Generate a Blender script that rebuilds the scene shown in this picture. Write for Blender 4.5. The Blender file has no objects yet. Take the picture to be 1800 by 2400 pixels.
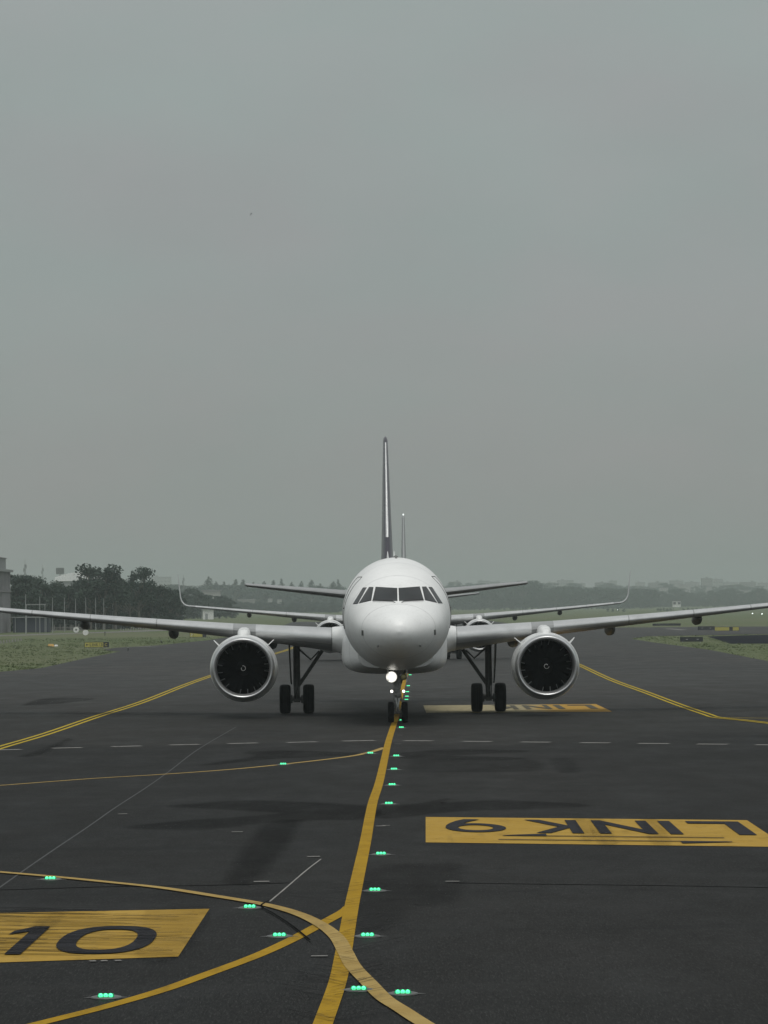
import bpy, bmesh, math, random
from math import radians, sin, cos, tan, pi, sqrt, exp
from mathutils import Vector, Matrix
from mathutils.bvhtree import BVHTree

scene = bpy.context.scene
col = scene.collection
random.seed(7)

# ------------------------------------------------------------------ camera
F = 8650.0                     # focal length in photo pixels (photo is 1800 x 2400)
CAM_H = 4.27
PITCH, ROLL = radians(1.452), radians(-0.45)
cam_d = bpy.data.cameras.new('camera')
cam = bpy.data.objects.new('camera', cam_d)
col.objects.link(cam)
cam_d.sensor_fit = 'HORIZONTAL'
cam_d.sensor_width = 36.0
cam_d.lens = F / 1800.0 * 36.0
cam_d.clip_start = 0.5
cam_d.clip_end = 30000
cam.location = (0, 0, CAM_H)
RC = Matrix.Rotation(radians(90) + PITCH, 3, 'X') @ Matrix.Rotation(ROLL, 3, 'Z')
cam.rotation_euler = RC.to_euler()
scene.camera = cam

# ------------------------------------------------------------------ world, sun, exposure
SUN_EL, SUN_AZ = radians(70), radians(180)     # behind the camera, a little to one side
world = bpy.data.worlds.new('World')
scene.world = world
world.use_nodes = True
wn, wl = world.node_tree.nodes, world.node_tree.links
wn.clear()
w_out = wn.new('ShaderNodeOutputWorld')
w_bg = wn.new('ShaderNodeBackground')
w_sky = wn.new('ShaderNodeTexSky')
w_sky.sky_type = 'NISHITA'
w_sky.sun_disc = False
w_sky.sun_elevation = SUN_EL
w_sky.sun_rotation = SUN_AZ
w_sky.dust_density = 5.0
w_tc = wn.new('ShaderNodeTexCoord')
w_sep = wn.new('ShaderNodeSeparateXYZ')
wl.new(w_tc.outputs['Generated'], w_sep.inputs[0])
w_ramp = wn.new('ShaderNodeValToRGB')           # overcast: brighter overhead than at the horizon
wl.new(w_sep.outputs['Z'], w_ramp.inputs[0])
e = w_ramp.color_ramp.elements
e[0].position, e[0].color = 0.0, (2.92, 3.03, 2.92, 1)
e[1].position, e[1].color = 1.0, (5.5, 5.75, 5.75, 1)
for p, c in ((0.03, (3.06, 3.21, 3.10)), (0.09, (3.10, 3.43, 3.36)), (0.165, (3.40, 3.78, 3.68)), (0.32, (3.9, 4.2, 4.15)), (0.55, (4.9, 5.1, 5.1))):
    k = w_ramp.color_ramp.elements.new(p)
    k.color = (*c, 1)
# slow cloud mottling
w_map = wn.new('ShaderNodeMapping')
w_map.inputs['Scale'].default_value = (1, 1, 2.2)
wl.new(w_tc.outputs['Generated'], w_map.inputs[0])
w_no = wn.new('ShaderNodeTexNoise')
w_no.inputs['Scale'].default_value = 9
w_no.inputs['Detail'].default_value = 3
wl.new(w_map.outputs[0], w_no.inputs['Vector'])
w_mr = wn.new('ShaderNodeMapRange')
w_mr.inputs[1].default_value, w_mr.inputs[2].default_value = 0.3, 0.7
w_mr.inputs[3].default_value, w_mr.inputs[4].default_value = 0.965, 1.035
wl.new(w_no.outputs['Fac'], w_mr.inputs[0])
# the cloud is brighter on the sun's side (behind the camera)
w_az = wn.new('ShaderNodeMapRange')
w_az.interpolation_type = 'SMOOTHSTEP'
w_az.inputs[1].default_value, w_az.inputs[2].default_value = 0.2, -0.8
w_az.inputs[3].default_value, w_az.inputs[4].default_value = 1.0, 1.6
wl.new(w_sep.outputs['Y'], w_az.inputs[0])
w_mu = wn.new('ShaderNodeMath'); w_mu.operation = 'MULTIPLY'
wl.new(w_mr.outputs[0], w_mu.inputs[0]); wl.new(w_az.outputs[0], w_mu.inputs[1])
w_sc = wn.new('ShaderNodeVectorMath'); w_sc.operation = 'SCALE'
wl.new(w_ramp.outputs[0], w_sc.inputs[0]); wl.new(w_mu.outputs[0], w_sc.inputs['Scale'])
w_mix = wn.new('ShaderNodeMixRGB')
w_mix.inputs[0].default_value = 0.06
w_no2 = wn.new('ShaderNodeTexNoise'); w_no2.inputs['Scale'].default_value = 14; w_no2.inputs['Detail'].default_value = 4
wl.new(w_map.outputs[0], w_no2.inputs['Vector'])
w_mr2 = wn.new('ShaderNodeMapRange'); w_mr2.inputs[1].default_value, w_mr2.inputs[2].default_value = 0.38, 0.66
wl.new(w_no2.outputs['Fac'], w_mr2.inputs[0])
w_tint = wn.new('ShaderNodeMixRGB'); w_tint.inputs[1].default_value = (0.985, 1.005, 1.0, 1); w_tint.inputs[2].default_value = (1.03, 0.985, 1.0, 1)
wl.new(w_mr2.outputs[0], w_tint.inputs[0])
w_mt = wn.new('ShaderNodeMixRGB'); w_mt.blend_type = 'MULTIPLY'; w_mt.inputs[0].default_value = 1.0
wl.new(w_sc.outputs[0], w_mt.inputs[1]); wl.new(w_tint.outputs[0], w_mt.inputs[2])
wl.new(w_mt.outputs[0], w_mix.inputs[1])
wl.new(w_sky.outputs[0], w_mix.inputs[2])
wl.new(w_mix.outputs[0], w_bg.inputs[0])
w_bg.inputs[1].default_value = 0.1
wl.new(w_bg.outputs[0], w_out.inputs[0])

sun_d = bpy.data.lights.new('sun', 'SUN')
sun_d.energy = 1.5
sun_d.angle = radians(28)
sun_d.color = (1.0, 0.97, 0.93)
sun = bpy.data.objects.new('sun', sun_d)
col.objects.link(sun)
sun.rotation_euler = (radians(90) - SUN_EL, 0, radians(6))     # light travels away from the camera and down
scene.view_settings.view_transform = 'Standard'
scene.view_settings.look = 'None'
scene.view_settings.exposure = 0.0
scene.view_settings.gamma = 1.0
scene.cycles.use_denoising = True
scene.cycles.max_bounces = 8
scene.cycles.volume_bounces = 1
scene.cycles.transparent_max_bounces = 16

# ------------------------------------------------------------------ helpers
def ray(px, py):
    return RC @ Vector(((px - 900) / F, (1200 - py) / F, -1.0))

def G(px, py, z=0.0):
    """Point of the ground plane seen at photo pixel (px, py)."""
    d = ray(px, py)
    t = (z - CAM_H) / d.z
    return Vector((d.x * t, d.y * t, z))

def at(px, py, dist):
    """Point at depth dist (metres along Y) seen at photo pixel (px, py)."""
    d = ray(px, py)
    t = dist / d.y
    return Vector((d.x * t, dist, CAM_H + d.z * t))

def smooth01(a, b, v):
    t = max(0.0, min(1.0, (v - a) / (b - a)))
    return t * t * (3 - 2 * t)

class MB:
    def __init__(s):
        s.v, s.f, s.m = [], [], []
    def add(s, verts, faces, mat=0):
        o = len(s.v)
        s.v += [tuple(p) for p in verts]
        s.f += [tuple(i + o for i in f) for f in faces]
        s.m += [mat] * len(faces)
        return s
    def box(s, c, size, mat=0, M=None, taper=1.0):
        x, y, z = size[0] / 2, size[1] / 2, size[2] / 2
        P = [Vector((a * x * (taper if k > 0 else 1), b * y * (taper if k > 0 else 1), k * z)) for k in (-1, 1) for a, b in ((-1, -1), (1, -1), (1, 1), (-1, 1))]
        if M: P = [M @ p for p in P]
        P = [p + Vector(c) for p in P]
        return s.add(P, [(3, 2, 1, 0), (4, 5, 6, 7), (0, 1, 5, 4), (1, 2, 6, 5), (2, 3, 7, 6), (3, 0, 4, 7)], mat)
    def loft(s, rings, closed=True, caps=(True, True), mat=0):
        n = len(rings[0]); V = [p for r in rings for p in r]; Fc = []
        for i in range(len(rings) - 1):
            for j in range(n if closed else n - 1):
                k = (j + 1) % n
                Fc.append((i * n + j, i * n + k, (i + 1) * n + k, (i + 1) * n + j))
        if caps[0]: Fc.append(tuple(range(n - 1, -1, -1)))
        if caps[1]: Fc.append(tuple((len(rings) - 1) * n + j for j in range(n)))
        return s.add(V, Fc, mat)
    def tube(s, pts, r, n=10, mat=0, caps=True):
        pts = [Vector(p) for p in pts]
        rr = r if isinstance(r, (list, tuple)) else [r] * len(pts)
        rings = []
        for i, p in enumerate(pts):
            d = (pts[min(i + 1, len(pts) - 1)] - pts[max(i - 1, 0)]).normalized()
            a = d.orthogonal().normalized() if i == 0 else (prev - d * prev.dot(d)).normalized()
            prev = a
            b = d.cross(a)
            rings.append([p + (a * cos(2 * pi * k / n) + b * sin(2 * pi * k / n)) * rr[i] for k in range(n)])
        return s.loft(rings, True, (caps, caps), mat)
    def lathe(s, prof, origin, axis='Y', n=48, mat=0, caps=(False, False)):
        o = Vector(origin); rings = []
        for a, r in prof:
            ring = []
            for k in range(n):
                c, t = cos(2 * pi * k / n) * r, sin(2 * pi * k / n) * r
                ring.append(o + (Vector((c, a, t)) if axis == 'Y' else Vector((a, c, t)) if axis == 'X' else Vector((c, t, a))))
            rings.append(ring)
        return s.loft(rings, True, caps, mat)
    def build(s, name, mats, parent=None, smooth=None, loc=None):
        me = bpy.data.meshes.new(name)
        me.from_pydata(s.v, [], s.f)
        mats = mats if isinstance(mats, (list, tuple)) else [mats]
        for m in mats: me.materials.append(m)
        if len(mats) > 1: me.polygons.foreach_set('material_index', s.m)
        me.update()
        bm = bmesh.new(); bm.from_mesh(me)
        bmesh.ops.recalc_face_normals(bm, faces=bm.faces)
        bm.to_mesh(me); bm.free()
        if smooth is not None:
            me.polygons.foreach_set('use_smooth', [True] * len(me.polygons))
            me.set_sharp_from_angle(angle=radians(smooth))
        o = bpy.data.objects.new(name, me)
        col.objects.link(o)
        if parent: o.parent = parent
        if loc is not None: o.location = loc
        return o

def flat(name, polys, mat, z):
    """Flat sheet on the ground: polys are lists of (x, y)."""
    m = MB()
    for p in polys:
        m.add([(q[0], q[1], z) for q in p], [tuple(range(len(p)))])
    o = m.build(name, mat)
    for pl in o.data.polygons:
        if pl.normal.z < 0: pl.flip()
    o.data.update()
    return o

def tag(o, label=None, cat=None, group=None, kind=None):
    if label: o['label'] = label
    if cat: o['category'] = cat
    if group: o['group'] = group
    if kind: o['kind'] = kind
    return o

def empty(name, loc, rz=0.0):
    o = bpy.data.objects.new(name, None)
    col.objects.link(o)
    o.empty_display_size = 0.3
    o.location = loc
    o.rotation_euler = (0, 0, rz)
    return o

def copy_tree(o, parent=None):
    c = o.copy(); col.objects.link(c)
    if parent: c.parent = parent
    for ch in list(o.children): copy_tree(ch, c)
    return c

def catmull(pts, n=12):
    P = [Vector(p) for p in pts]
    P = [P[0] * 2 - P[1]] + P + [P[-1] * 2 - P[-2]]
    out = []
    for i in range(1, len(P) - 2):
        a, b, c, d = P[i - 1:i + 3]
        for k in range(n):
            t = k / n
            out.append(0.5 * ((2 * b) + (c - a) * t + (2 * a - 5 * b + 4 * c - d) * t * t + (3 * b - a - 3 * c + d) * t ** 3))
    out.append(P[-2])
    return out

def ribbon(pts, w):
    L, R = [], []
    for i, p in enumerate(pts):
        d = (pts[min(i + 1, len(pts) - 1)] - pts[max(i - 1, 0)])
        d = Vector((d.x, d.y)).normalized()
        nrm = Vector((-d.y, d.x))
        ww = w[i] if isinstance(w, list) else w
        L.append((p.x + nrm.x * ww / 2, p.y + nrm.y * ww / 2)); R.append((p.x - nrm.x * ww / 2, p.y - nrm.y * ww / 2))
    return [[L[i], L[i + 1], R[i + 1], R[i]] for i in range(len(pts) - 1)]

def glyph(txt, bold=0.0):
    """Polygons of one piece of writing, normalised to its own 0..1 box."""
    if txt in '910':
        V, Fc = [], []
        def ring(cx, cy, ro, ri, n=36, ex=2.0):
            o = len(V)
            for k in range(n):
                a = 2 * pi * k / n; c, t = cos(a), sin(a)
                c, t = math.copysign(abs(c) ** (2 / ex), c), math.copysign(abs(t) ** (2 / ex), t)
                V.append((cx + c * ro[0], cy + t * ro[1], 0)); V.append((cx + c * ri[0], cy + t * ri[1], 0))
            for k in range(n):
                i, j = o + 2 * k, o + 2 * ((k + 1) % n); Fc.append((i, j, j + 1, i + 1))
        def strip(A, B, dz=0.002):
            o = len(V)
            for p, q in zip(A, B): V.append((*p, dz)); V.append((*q, dz))
            for k in range(len(A) - 1): Fc.append((o + 2 * k, o + 2 * k + 2, o + 2 * k + 3, o + 2 * k + 1))
        if txt == '0': ring(.5, .5, (.5, .5), (.30, .37), ex=2.5)
        elif txt == '9':
            ring(.5, .66, (.5, .34), (.29, .205))
            strip([(1, .68), (.99, .52), (.93, .34), (.82, .15), (.68, 0)], [(.80, .64), (.775, .50), (.70, .34), (.58, .17), (.40, 0)])
        else: strip([(.40, 1), (.40, 0)], [(.72, 1), (.72, 0)]); strip([(.02, .70), (.399, .82)], [(.06, .83), (.399, 1)])
        return V, Fc
    cu = bpy.data.curves.new('glyph', 'FONT')
    cu.body = txt
    cu.offset = bold
    cu.resolution_u = 6
    ob = bpy.data.objects.new('glyph', cu)
    col.objects.link(ob)
    dg = bpy.context.evaluated_depsgraph_get()
    me = bpy.data.meshes.new_from_object(ob.evaluated_get(dg))
    V = [v.co.copy() for v in me.vertices]
    Fc = [tuple(p.vertices) for p in me.polygons]
    bpy.data.objects.remove(ob); bpy.data.curves.remove(cu); bpy.data.meshes.remove(me)
    x0, x1 = min(v.x for v in V), max(v.x for v in V)
    y0, y1 = min(v.y for v in V), max(v.y for v in V)
    return [((v.x - x0) / (x1 - x0), (v.y - y0) / (y1 - y0), 0) for v in V], Fc

# ------------------------------------------------------------------ materials
def new_mat(name):
    m = bpy.data.materials.new(name)
    m.use_nodes = True
    nt = m.node_tree
    b = nt.nodes['Principled BSDF']
    return m, nt, b

def N(nt, kind, **kw):
    n = nt.nodes.new(kind)
    for k, v in kw.items():
        if k.startswith('i_'):
            key = k[2:]
            n.inputs[int(key) if key.isdigit() else key].default_value = v
        else: setattr(n, k, v)
    return n

def noise(nt, scale, detail=4, rough=0.55, stretch=(1, 1, 1), coord='Object', rot=(0, 0, 0)):
    tc = N(nt, 'ShaderNodeTexCoord')
    mp = N(nt, 'ShaderNodeMapping', i_Scale=stretch, i_Rotation=rot)
    nt.links.new(tc.outputs[coord], mp.inputs[0])
    t = N(nt, 'ShaderNodeTexNoise', i_Scale=scale, i_Detail=detail, i_Roughness=rough)
    nt.links.new(mp.outputs[0], t.inputs['Vector'])
    return t.outputs['Fac']

def rng(nt, sock, a, b, c=0.0, d=1.0):
    m = N(nt, 'ShaderNodeMapRange', i_1=a, i_2=b, i_3=c, i_4=d)
    nt.links.new(sock, m.inputs[0])
    return m.outputs[0]

def mixc(nt, fac, a, b, mode='MIX'):
    m = N(nt, 'ShaderNodeMixRGB', blend_type=mode)
    for s, v in ((m.inputs[0], fac), (m.inputs[1], a), (m.inputs[2], b)):
        if isinstance(v, (int, float)): s.default_value = v
        elif isinstance(v, tuple): s.default_value = (*v, 1)
        else: nt.links.new(v, s)
    return m.outputs[0]

def math_n(nt, op, a, b=None):
    m = N(nt, 'ShaderNodeMath', operation=op)
    for s, v in ((m.inputs[0], a), (m.inputs[1], b)):
        if v is None: continue
        if isinstance(v, (int, float)): s.default_value = v
        else: nt.links.new(v, s)
    return m.outputs[0]

def bump(nt, bsdf, sock, strength, dist):
    b = N(nt, 'ShaderNodeBump', i_Strength=strength, i_Distance=dist)
    nt.links.new(sock, b.inputs['Height'])
    nt.links.new(b.outputs[0], bsdf.inputs['Normal'])

def simple(name, c, rough=0.5, metal=0.0, spec=0.5, var=0.12, scale=3.0, coat=0.0):
    m, nt, b = new_mat(name)
    f = noise(nt, scale, 5)
    lo = tuple(x * (1 - var) for x in c); hi = tuple(min(1, x * (1 + var)) for x in c)
    nt.links.new(mixc(nt, rng(nt, f, 0.3, 0.7), lo, hi), b.inputs['Base Color'])
    nt.links.new(rng(nt, f, 0.3, 0.7, rough * 0.85, min(1, rough * 1.15)), b.inputs['Roughness'])
    b.inputs['Metallic'].default_value = metal
    b.inputs['Specular IOR Level'].default_value = spec
    b.inputs['Coat Weight'].default_value = coat
    b.inputs['Coat Roughness'].default_value = 0.08
    return m

def emit(name, c, s):
    m, nt, b = new_mat(name)
    b.inputs['Base Color'].default_value = (*c, 1)
    b.inputs['Emission Color'].default_value = (*c, 1)
    b.inputs['Emission Strength'].default_value = s
    return m

def paint_white():
    m, nt, b = new_mat('white_airframe_paint')
    f1 = noise(nt, 0.7, 6, 0.6); f2 = noise(nt, 9, 6, 0.7)
    c = mixc(nt, rng(nt, f1, 0.35, 0.7), (0.80, 0.81, 0.80), (0.70, 0.71, 0.70))
    c = mixc(nt, rng(nt, f2, 0.56, 0.78, 0, 0.5), c, (0.45, 0.44, 0.42))
    # skin joints: rings at fixed stations along the body, plus two long seams
    tc = N(nt, 'ShaderNodeTexCoord'); sp = N(nt, 'ShaderNodeSeparateXYZ')
    nt.links.new(tc.outputs['Object'], sp.inputs[0])
    line = None
    for s in (1.42, 3.35, 4.9, 6.6, 8.2, 9.8):
        d = math_n(nt, 'ABSOLUTE', math_n(nt, 'SUBTRACT', sp.outputs['Y'], s))
        k = math_n(nt, 'LESS_THAN', d, 0.016)
        line = k if line is None else math_n(nt, 'MAXIMUM', line, k)
    c = mixc(nt, math_n(nt, 'MULTIPLY', line, 0.5), c, (0.25, 0.25, 0.25))
    nt.links.new(c, b.inputs['Base Color'])
    nt.links.new(rng(nt, f2, 0.3, 0.7, 0.34, 0.48), b.inputs['Roughness'])
    b.inputs['Coat Weight'].default_value = 0.10
    b.inputs['Coat Roughness'].default_value = 0.3
    bump(nt, b, f1, 0.15, 0.02)
    return m

M = {}
M['white'] = paint_white()
M['wing'] = simple('grey_wing_paint', (0.27, 0.28, 0.28), 0.42, var=0.10, scale=1.5)
M['fairing'] = simple('dark_grey_fairing_paint', (0.075, 0.08, 0.08), 0.5, var=0.15)
M['slat'] = simple('pale_slat_metal', (0.56, 0.57, 0.57), 0.34, metal=0.55, var=0.10, scale=1.2)
M['lip'] = simple('polished_inlet_metal', (0.60, 0.61, 0.61), 0.36, metal=0.8, var=0.06)
M['nacelle'] = simple('white_nacelle_paint', (0.70, 0.71, 0.70), 0.30, var=0.06, coat=0.2)
M['inlet_dark'] = simple('dark_inlet_lining', (0.012, 0.013, 0.014), 0.7, spec=0.2)
M['fan'] = simple('black_fan_blades', (0.003, 0.0035, 0.0045), 0.9, var=0.2, spec=0.03)
M['fan_edge'] = simple('bare_blade_edges', (0.42, 0.43, 0.43), 0.4, metal=0.5)  # bare blade edges, with the glints near the rim painted in pale
M['mark_white'] = simple('white_marking_paint', (0.72, 0.72, 0.70), 0.6)
M['fin'] = simple('dark_violet_grey_tail_paint', (0.055, 0.052, 0.066), 0.30, var=0.10, scale=1.0, coat=0.2)
M['fin_edge'] = simple('bare_fin_edge_metal', (0.50, 0.51, 0.51), 0.4, metal=0.5)
M['glass'] = simple('dark_cockpit_glass', (0.020, 0.023, 0.024), 0.08, var=0.4, spec=0.5, scale=1.2)
M['rubber'] = simple('black_tyre_rubber', (0.005, 0.0055, 0.006), 0.8, var=0.25, scale=8, spec=0.15)
M['rim'] = simple('grey_wheel_metal', (0.30, 0.30, 0.30), 0.45, metal=0.4)
M['gear'] = simple('grey_landing_gear_paint', (0.10, 0.105, 0.10), 0.5, var=0.25, scale=8)
M['gear_nose'] = simple('scuffed_grey_nose_gear_paint', (0.20, 0.205, 0.20), 0.5, var=0.5, scale=14)
M['gear_pale'] = simple('pale_landing_gear_paint', (0.38, 0.39, 0.38), 0.45, var=0.25, scale=9)
M['black'] = simple('black_paint', (0.015, 0.015, 0.016), 0.5)
def lamp_mat():
    m, nt, b = new_mat('lit_landing_lamp')
    b.inputs['Base Color'].default_value = (0.6, 0.6, 0.55, 1)
    b.inputs['Emission Color'].default_value = (1.0, 0.97, 0.88, 1)
    at_ = N(nt, 'ShaderNodeAttribute', attribute_name='beam')       # hot filament in the middle of the reflector
    nt.links.new(math_n(nt, 'MULTIPLY', math_n(nt, 'POWER', at_.outputs['Fac'], 1.3), 5.0), b.inputs['Emission Strength'])
    return m
M['lamp'] = lamp_mat()
M['taxi_lamp'] = emit('lit_taxi_lamp', (1.0, 0.96, 0.88), 2.5)
M['gold_lens'] = simple('unlit_gold_reflector', (0.38, 0.34, 0.16), 0.3, metal=0.6)
M['green_lamp'] = emit('lit_green_prism', (0.004, 0.20, 0.08), 0.5)  # dim painted glow for the halo round the lenses, not a lamp
M['green_glow'] = emit('green_lamp_core', (0.10, 1.0, 0.44), 1.15)
M['fixture'] = simple('worn_light_fixture_metal', (0.13, 0.133, 0.13), 0.5, metal=0.5)

# ------------------------------------------------------------------ ground and sky-wide setting
def terr(x, y):
    """Height of the land: level airfield, then low rises far out."""
    h = 9.0 * smooth01(3200, 4300, y) + 14.0 * smooth01(4300, 5600, y)
    h *= 0.75 + 0.25 * sin(x * 0.0061 + 1.3) * cos(y * 0.0017)
    return h

def land_mat():
    m, nt, b = new_mat('airfield_grass_land')
    f1 = noise(nt, 0.012, 5); f2 = noise(nt, 0.25, 6, 0.65, (1, 0.25, 1)); f3 = noise(nt, 3.0, 4, 0.7)
    c = mixc(nt, rng(nt, f1, 0.35, 0.65), (0.092, 0.120, 0.054), (0.125, 0.130, 0.078))
    c = mixc(nt, rng(nt, f2, 0.35, 0.7, 0, 0.5), c, (0.070, 0.090, 0.042))
    c = mixc(nt, rng(nt, f3, 0.5, 0.75, 0, 0.4), c, (0.105, 0.125, 0.06))
    nt.links.new(c, b.inputs['Base Color'])
    b.inputs['Roughness'].default_value = 0.95
    b.inputs['Specular IOR Level'].default_value = 0.1
    bump(nt, b, f3, 0.6, 0.15)
    return m

def asphalt_mat(name, tone=1.0):
    m, nt, b = new_mat(name)
    big = noise(nt, 0.035, 5, 0.6, (1, 0.45, 1))
    lane = noise(nt, 0.22, 3, 0.5, (1, 0.02, 1))            # long lanes laid down by the paver and tyres
    mid = noise(nt, 0.6, 6, 0.65, (1, 0.3, 1))
    fine = noise(nt, 13, 4, 0.8, (1, 0.13, 1))
    fine2 = noise(nt, 36, 3, 0.85, (1, 0.11, 1))
    T = lambda *c: tuple(x * tone * 0.37 for x in c)
    tc = N(nt, 'ShaderNodeTexCoord'); sy = N(nt, 'ShaderNodeSeparateXYZ'); nt.links.new(tc.outputs['Object'], sy.inputs[0])
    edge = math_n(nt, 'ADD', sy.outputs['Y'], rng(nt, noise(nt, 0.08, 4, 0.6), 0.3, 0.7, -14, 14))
    c = mixc(nt, rng(nt, big, 0.40, 0.62), T(0.031, 0.0345, 0.035), T(0.057, 0.0545, 0.051))
    c = mixc(nt, rng(nt, lane, 0.35, 0.70, 0, 0.7), c, T(0.030, 0.0325, 0.0325))
    c = mixc(nt, rng(nt, mid, 0.38, 0.68, 0, 0.6), c, T(0.052, 0.053, 0.051))
    c = mixc(nt, rng(nt, fine, 0.42, 0.72, 0, 0.55), c, T(0.072, 0.072, 0.069))
    c = mixc(nt, rng(nt, fine2, 0.54, 0.70, 0, 0.9), c, T(0.13, 0.129, 0.125))
    c = mixc(nt, rng(nt, fine2, 0.46, 0.30, 0, 0.8), c, T(0.014, 0.015, 0.015))
    cross = noise(nt, 0.30, 5, 0.7, (0.06, 1, 1))
    c = mixc(nt, rng(nt, cross, 0.54, 0.72, 0, 0.75), c, T(0.070, 0.071, 0.069))
    c = mixc(nt, rng(nt, cross, 0.44, 0.28, 0, 0.75), c, T(0.024, 0.026, 0.026))
    # distance haze and grazing sheen painted in as paler tone steps down the taxiway
    far_sheen = mixc(nt, rng(nt, edge, 112, 122, 0, 1), (1, 1, 1), (1.32, 1.29, 1.25))
    far_sheen = mixc(nt, rng(nt, edge, 165, 200, 0, 1), far_sheen, (1.75, 1.72, 1.68))
    c = mixc(nt, 1.0, c, far_sheen, 'MULTIPLY')
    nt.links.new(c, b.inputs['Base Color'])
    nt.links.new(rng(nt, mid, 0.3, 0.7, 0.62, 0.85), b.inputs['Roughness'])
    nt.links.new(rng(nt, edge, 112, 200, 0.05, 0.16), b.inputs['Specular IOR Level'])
    bump(nt, b, fine2, 0.35, 0.01)
    return m

def worn_paint(name, c1, c2, wear=0.35, scale=1.2, stretch=(1, 0.25, 1), under=(0.020, 0.021, 0.021)):
    m, nt, b = new_mat(name)
    f = noise(nt, 1.1, 4, 0.6); w = noise(nt, scale * 2.2, 7, 0.8, (1, 0.4, 1)); g = noise(nt, 40, 4, 0.8, (1, 0.3, 1))
    sk = noise(nt, 2.2, 3, 0.55, (1, 0.05, 1), rot=(0, 0, 0.5))
    c = mixc(nt, rng(nt, f, 0.3, 0.7), c1, c2)
    c = mixc(nt, rng(nt, w, 0.52, 0.72, 0, wear), c, under)
    c = mixc(nt, rng(nt, sk, 0.60, 0.70, 0, wear * 0.45), c, under)
    c = mixc(nt, rng(nt, g, 0.55, 0.75, 0, 0.35), c, tuple(x * 0.45 for x in c1))
    nt.links.new(c, b.inputs['Base Color'])
    b.inputs['Roughness'].default_value = 0.85
    b.inputs['Specular IOR Level'].default_value = 0.08
    return m

M['land'] = land_mat()
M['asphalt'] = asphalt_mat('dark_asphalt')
M['asphalt_new'] = simple('black_fresh_asphalt', (0.007, 0.008, 0.013), 0.95, spec=0.03, var=0.3, scale=0.5)
M['asphalt_patch'] = asphalt_mat('darker_asphalt_patch', 0.66)
M['road'] = simple('pale_perimeter_road', (0.13, 0.125, 0.115), 0.9, var=0.15, scale=0.4)
M['yellow'] = worn_paint('yellow_line_paint', (0.345, 0.212, 0.016), (0.285, 0.170, 0.011), 0.45)
M['yellow_edge'] = worn_paint('lemon_edge_line_paint', (0.42, 0.315, 0.030), (0.35, 0.255, 0.022), 0.3)
M['yellow_pale'] = worn_paint('pale_yellow_line_paint', (0.36, 0.26, 0.095), (0.30, 0.205, 0.065), 0.4)
M['panel'] = worn_paint('yellow_panel_paint', (0.385, 0.25, 0.055), (0.33, 0.205, 0.030), 0.38)
def faded_panel():
    m = worn_paint('faded_panel_paint', (0.31, 0.275, 0.18), (0.25, 0.215, 0.12), 0.6)
    nt = m.node_tree; b = nt.nodes['Principled BSDF']
    src_ = b.inputs['Base Color'].links[0].from_socket
    tc = N(nt, 'ShaderNodeTexCoord'); sp = N(nt, 'ShaderNodeSeparateXYZ'); nt.links.new(tc.outputs['Object'], sp.inputs[0])
    e_ = math_n(nt, 'ADD', sp.outputs['X'], rng(nt, noise(nt, 1.4, 5, 0.7), 0.3, 0.7, -0.9, 0.9))
    nt.links.new(mixc(nt, rng(nt, e_, 0.4, 1.6, 0, 0.9), src_, (0.37, 0.215, 0.035)), b.inputs['Base Color'])
    return m
M['panel_old'] = faded_panel()
M['letter_old'] = worn_paint('rubbed_letter_paint', (0.10, 0.095, 0.07), (0.06, 0.058, 0.05), 0.5, under=(0.2, 0.17, 0.1))
M['letter'] = worn_paint('black_letter_paint', (0.018, 0.019, 0.023), (0.026, 0.026, 0.030), 0.2, under=(0.07, 0.058, 0.03))
M['white_line'] = worn_paint('white_line_paint', (0.25, 0.245, 0.23), (0.20, 0.195, 0.185), 0.55)
M['seam'] = simple('pale_joint_sealer', (0.032, 0.034, 0.034), 0.7, var=0.4, scale=1.5)
M['seam_dark'] = simple('dark_crack', (0.004, 0.004, 0.004), 0.95, var=0.3, spec=0.02)

# the land, one sheet to the horizon
m = MB()
ys = [-150, 0, 150, 300, 500, 750, 1000, 1300, 1600, 1900, 2200, 2400, 2600, 2800, 3000, 3200, 3400, 3700, 4000, 4300, 4600, 4900, 5600, 7000, 9000]
xs = [-4000, -2500, -1600, -1000, -700, -500, -350, -250, -150, -80, 0, 80, 150, 250, 350, 500, 700, 1000, 1600, 2500, 4000]
m.add([(x, y, terr(x, y)) for y in ys for x in xs],
      [(j * len(xs) + i, j * len(xs) + i + 1, (j + 1) * len(xs) + i + 1, (j + 1) * len(xs) + i) for j in range(len(ys) - 1) for i in range(len(xs) - 1)])
tag(m.build('ground', M['land'], smooth=60), kind='structure')

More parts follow.
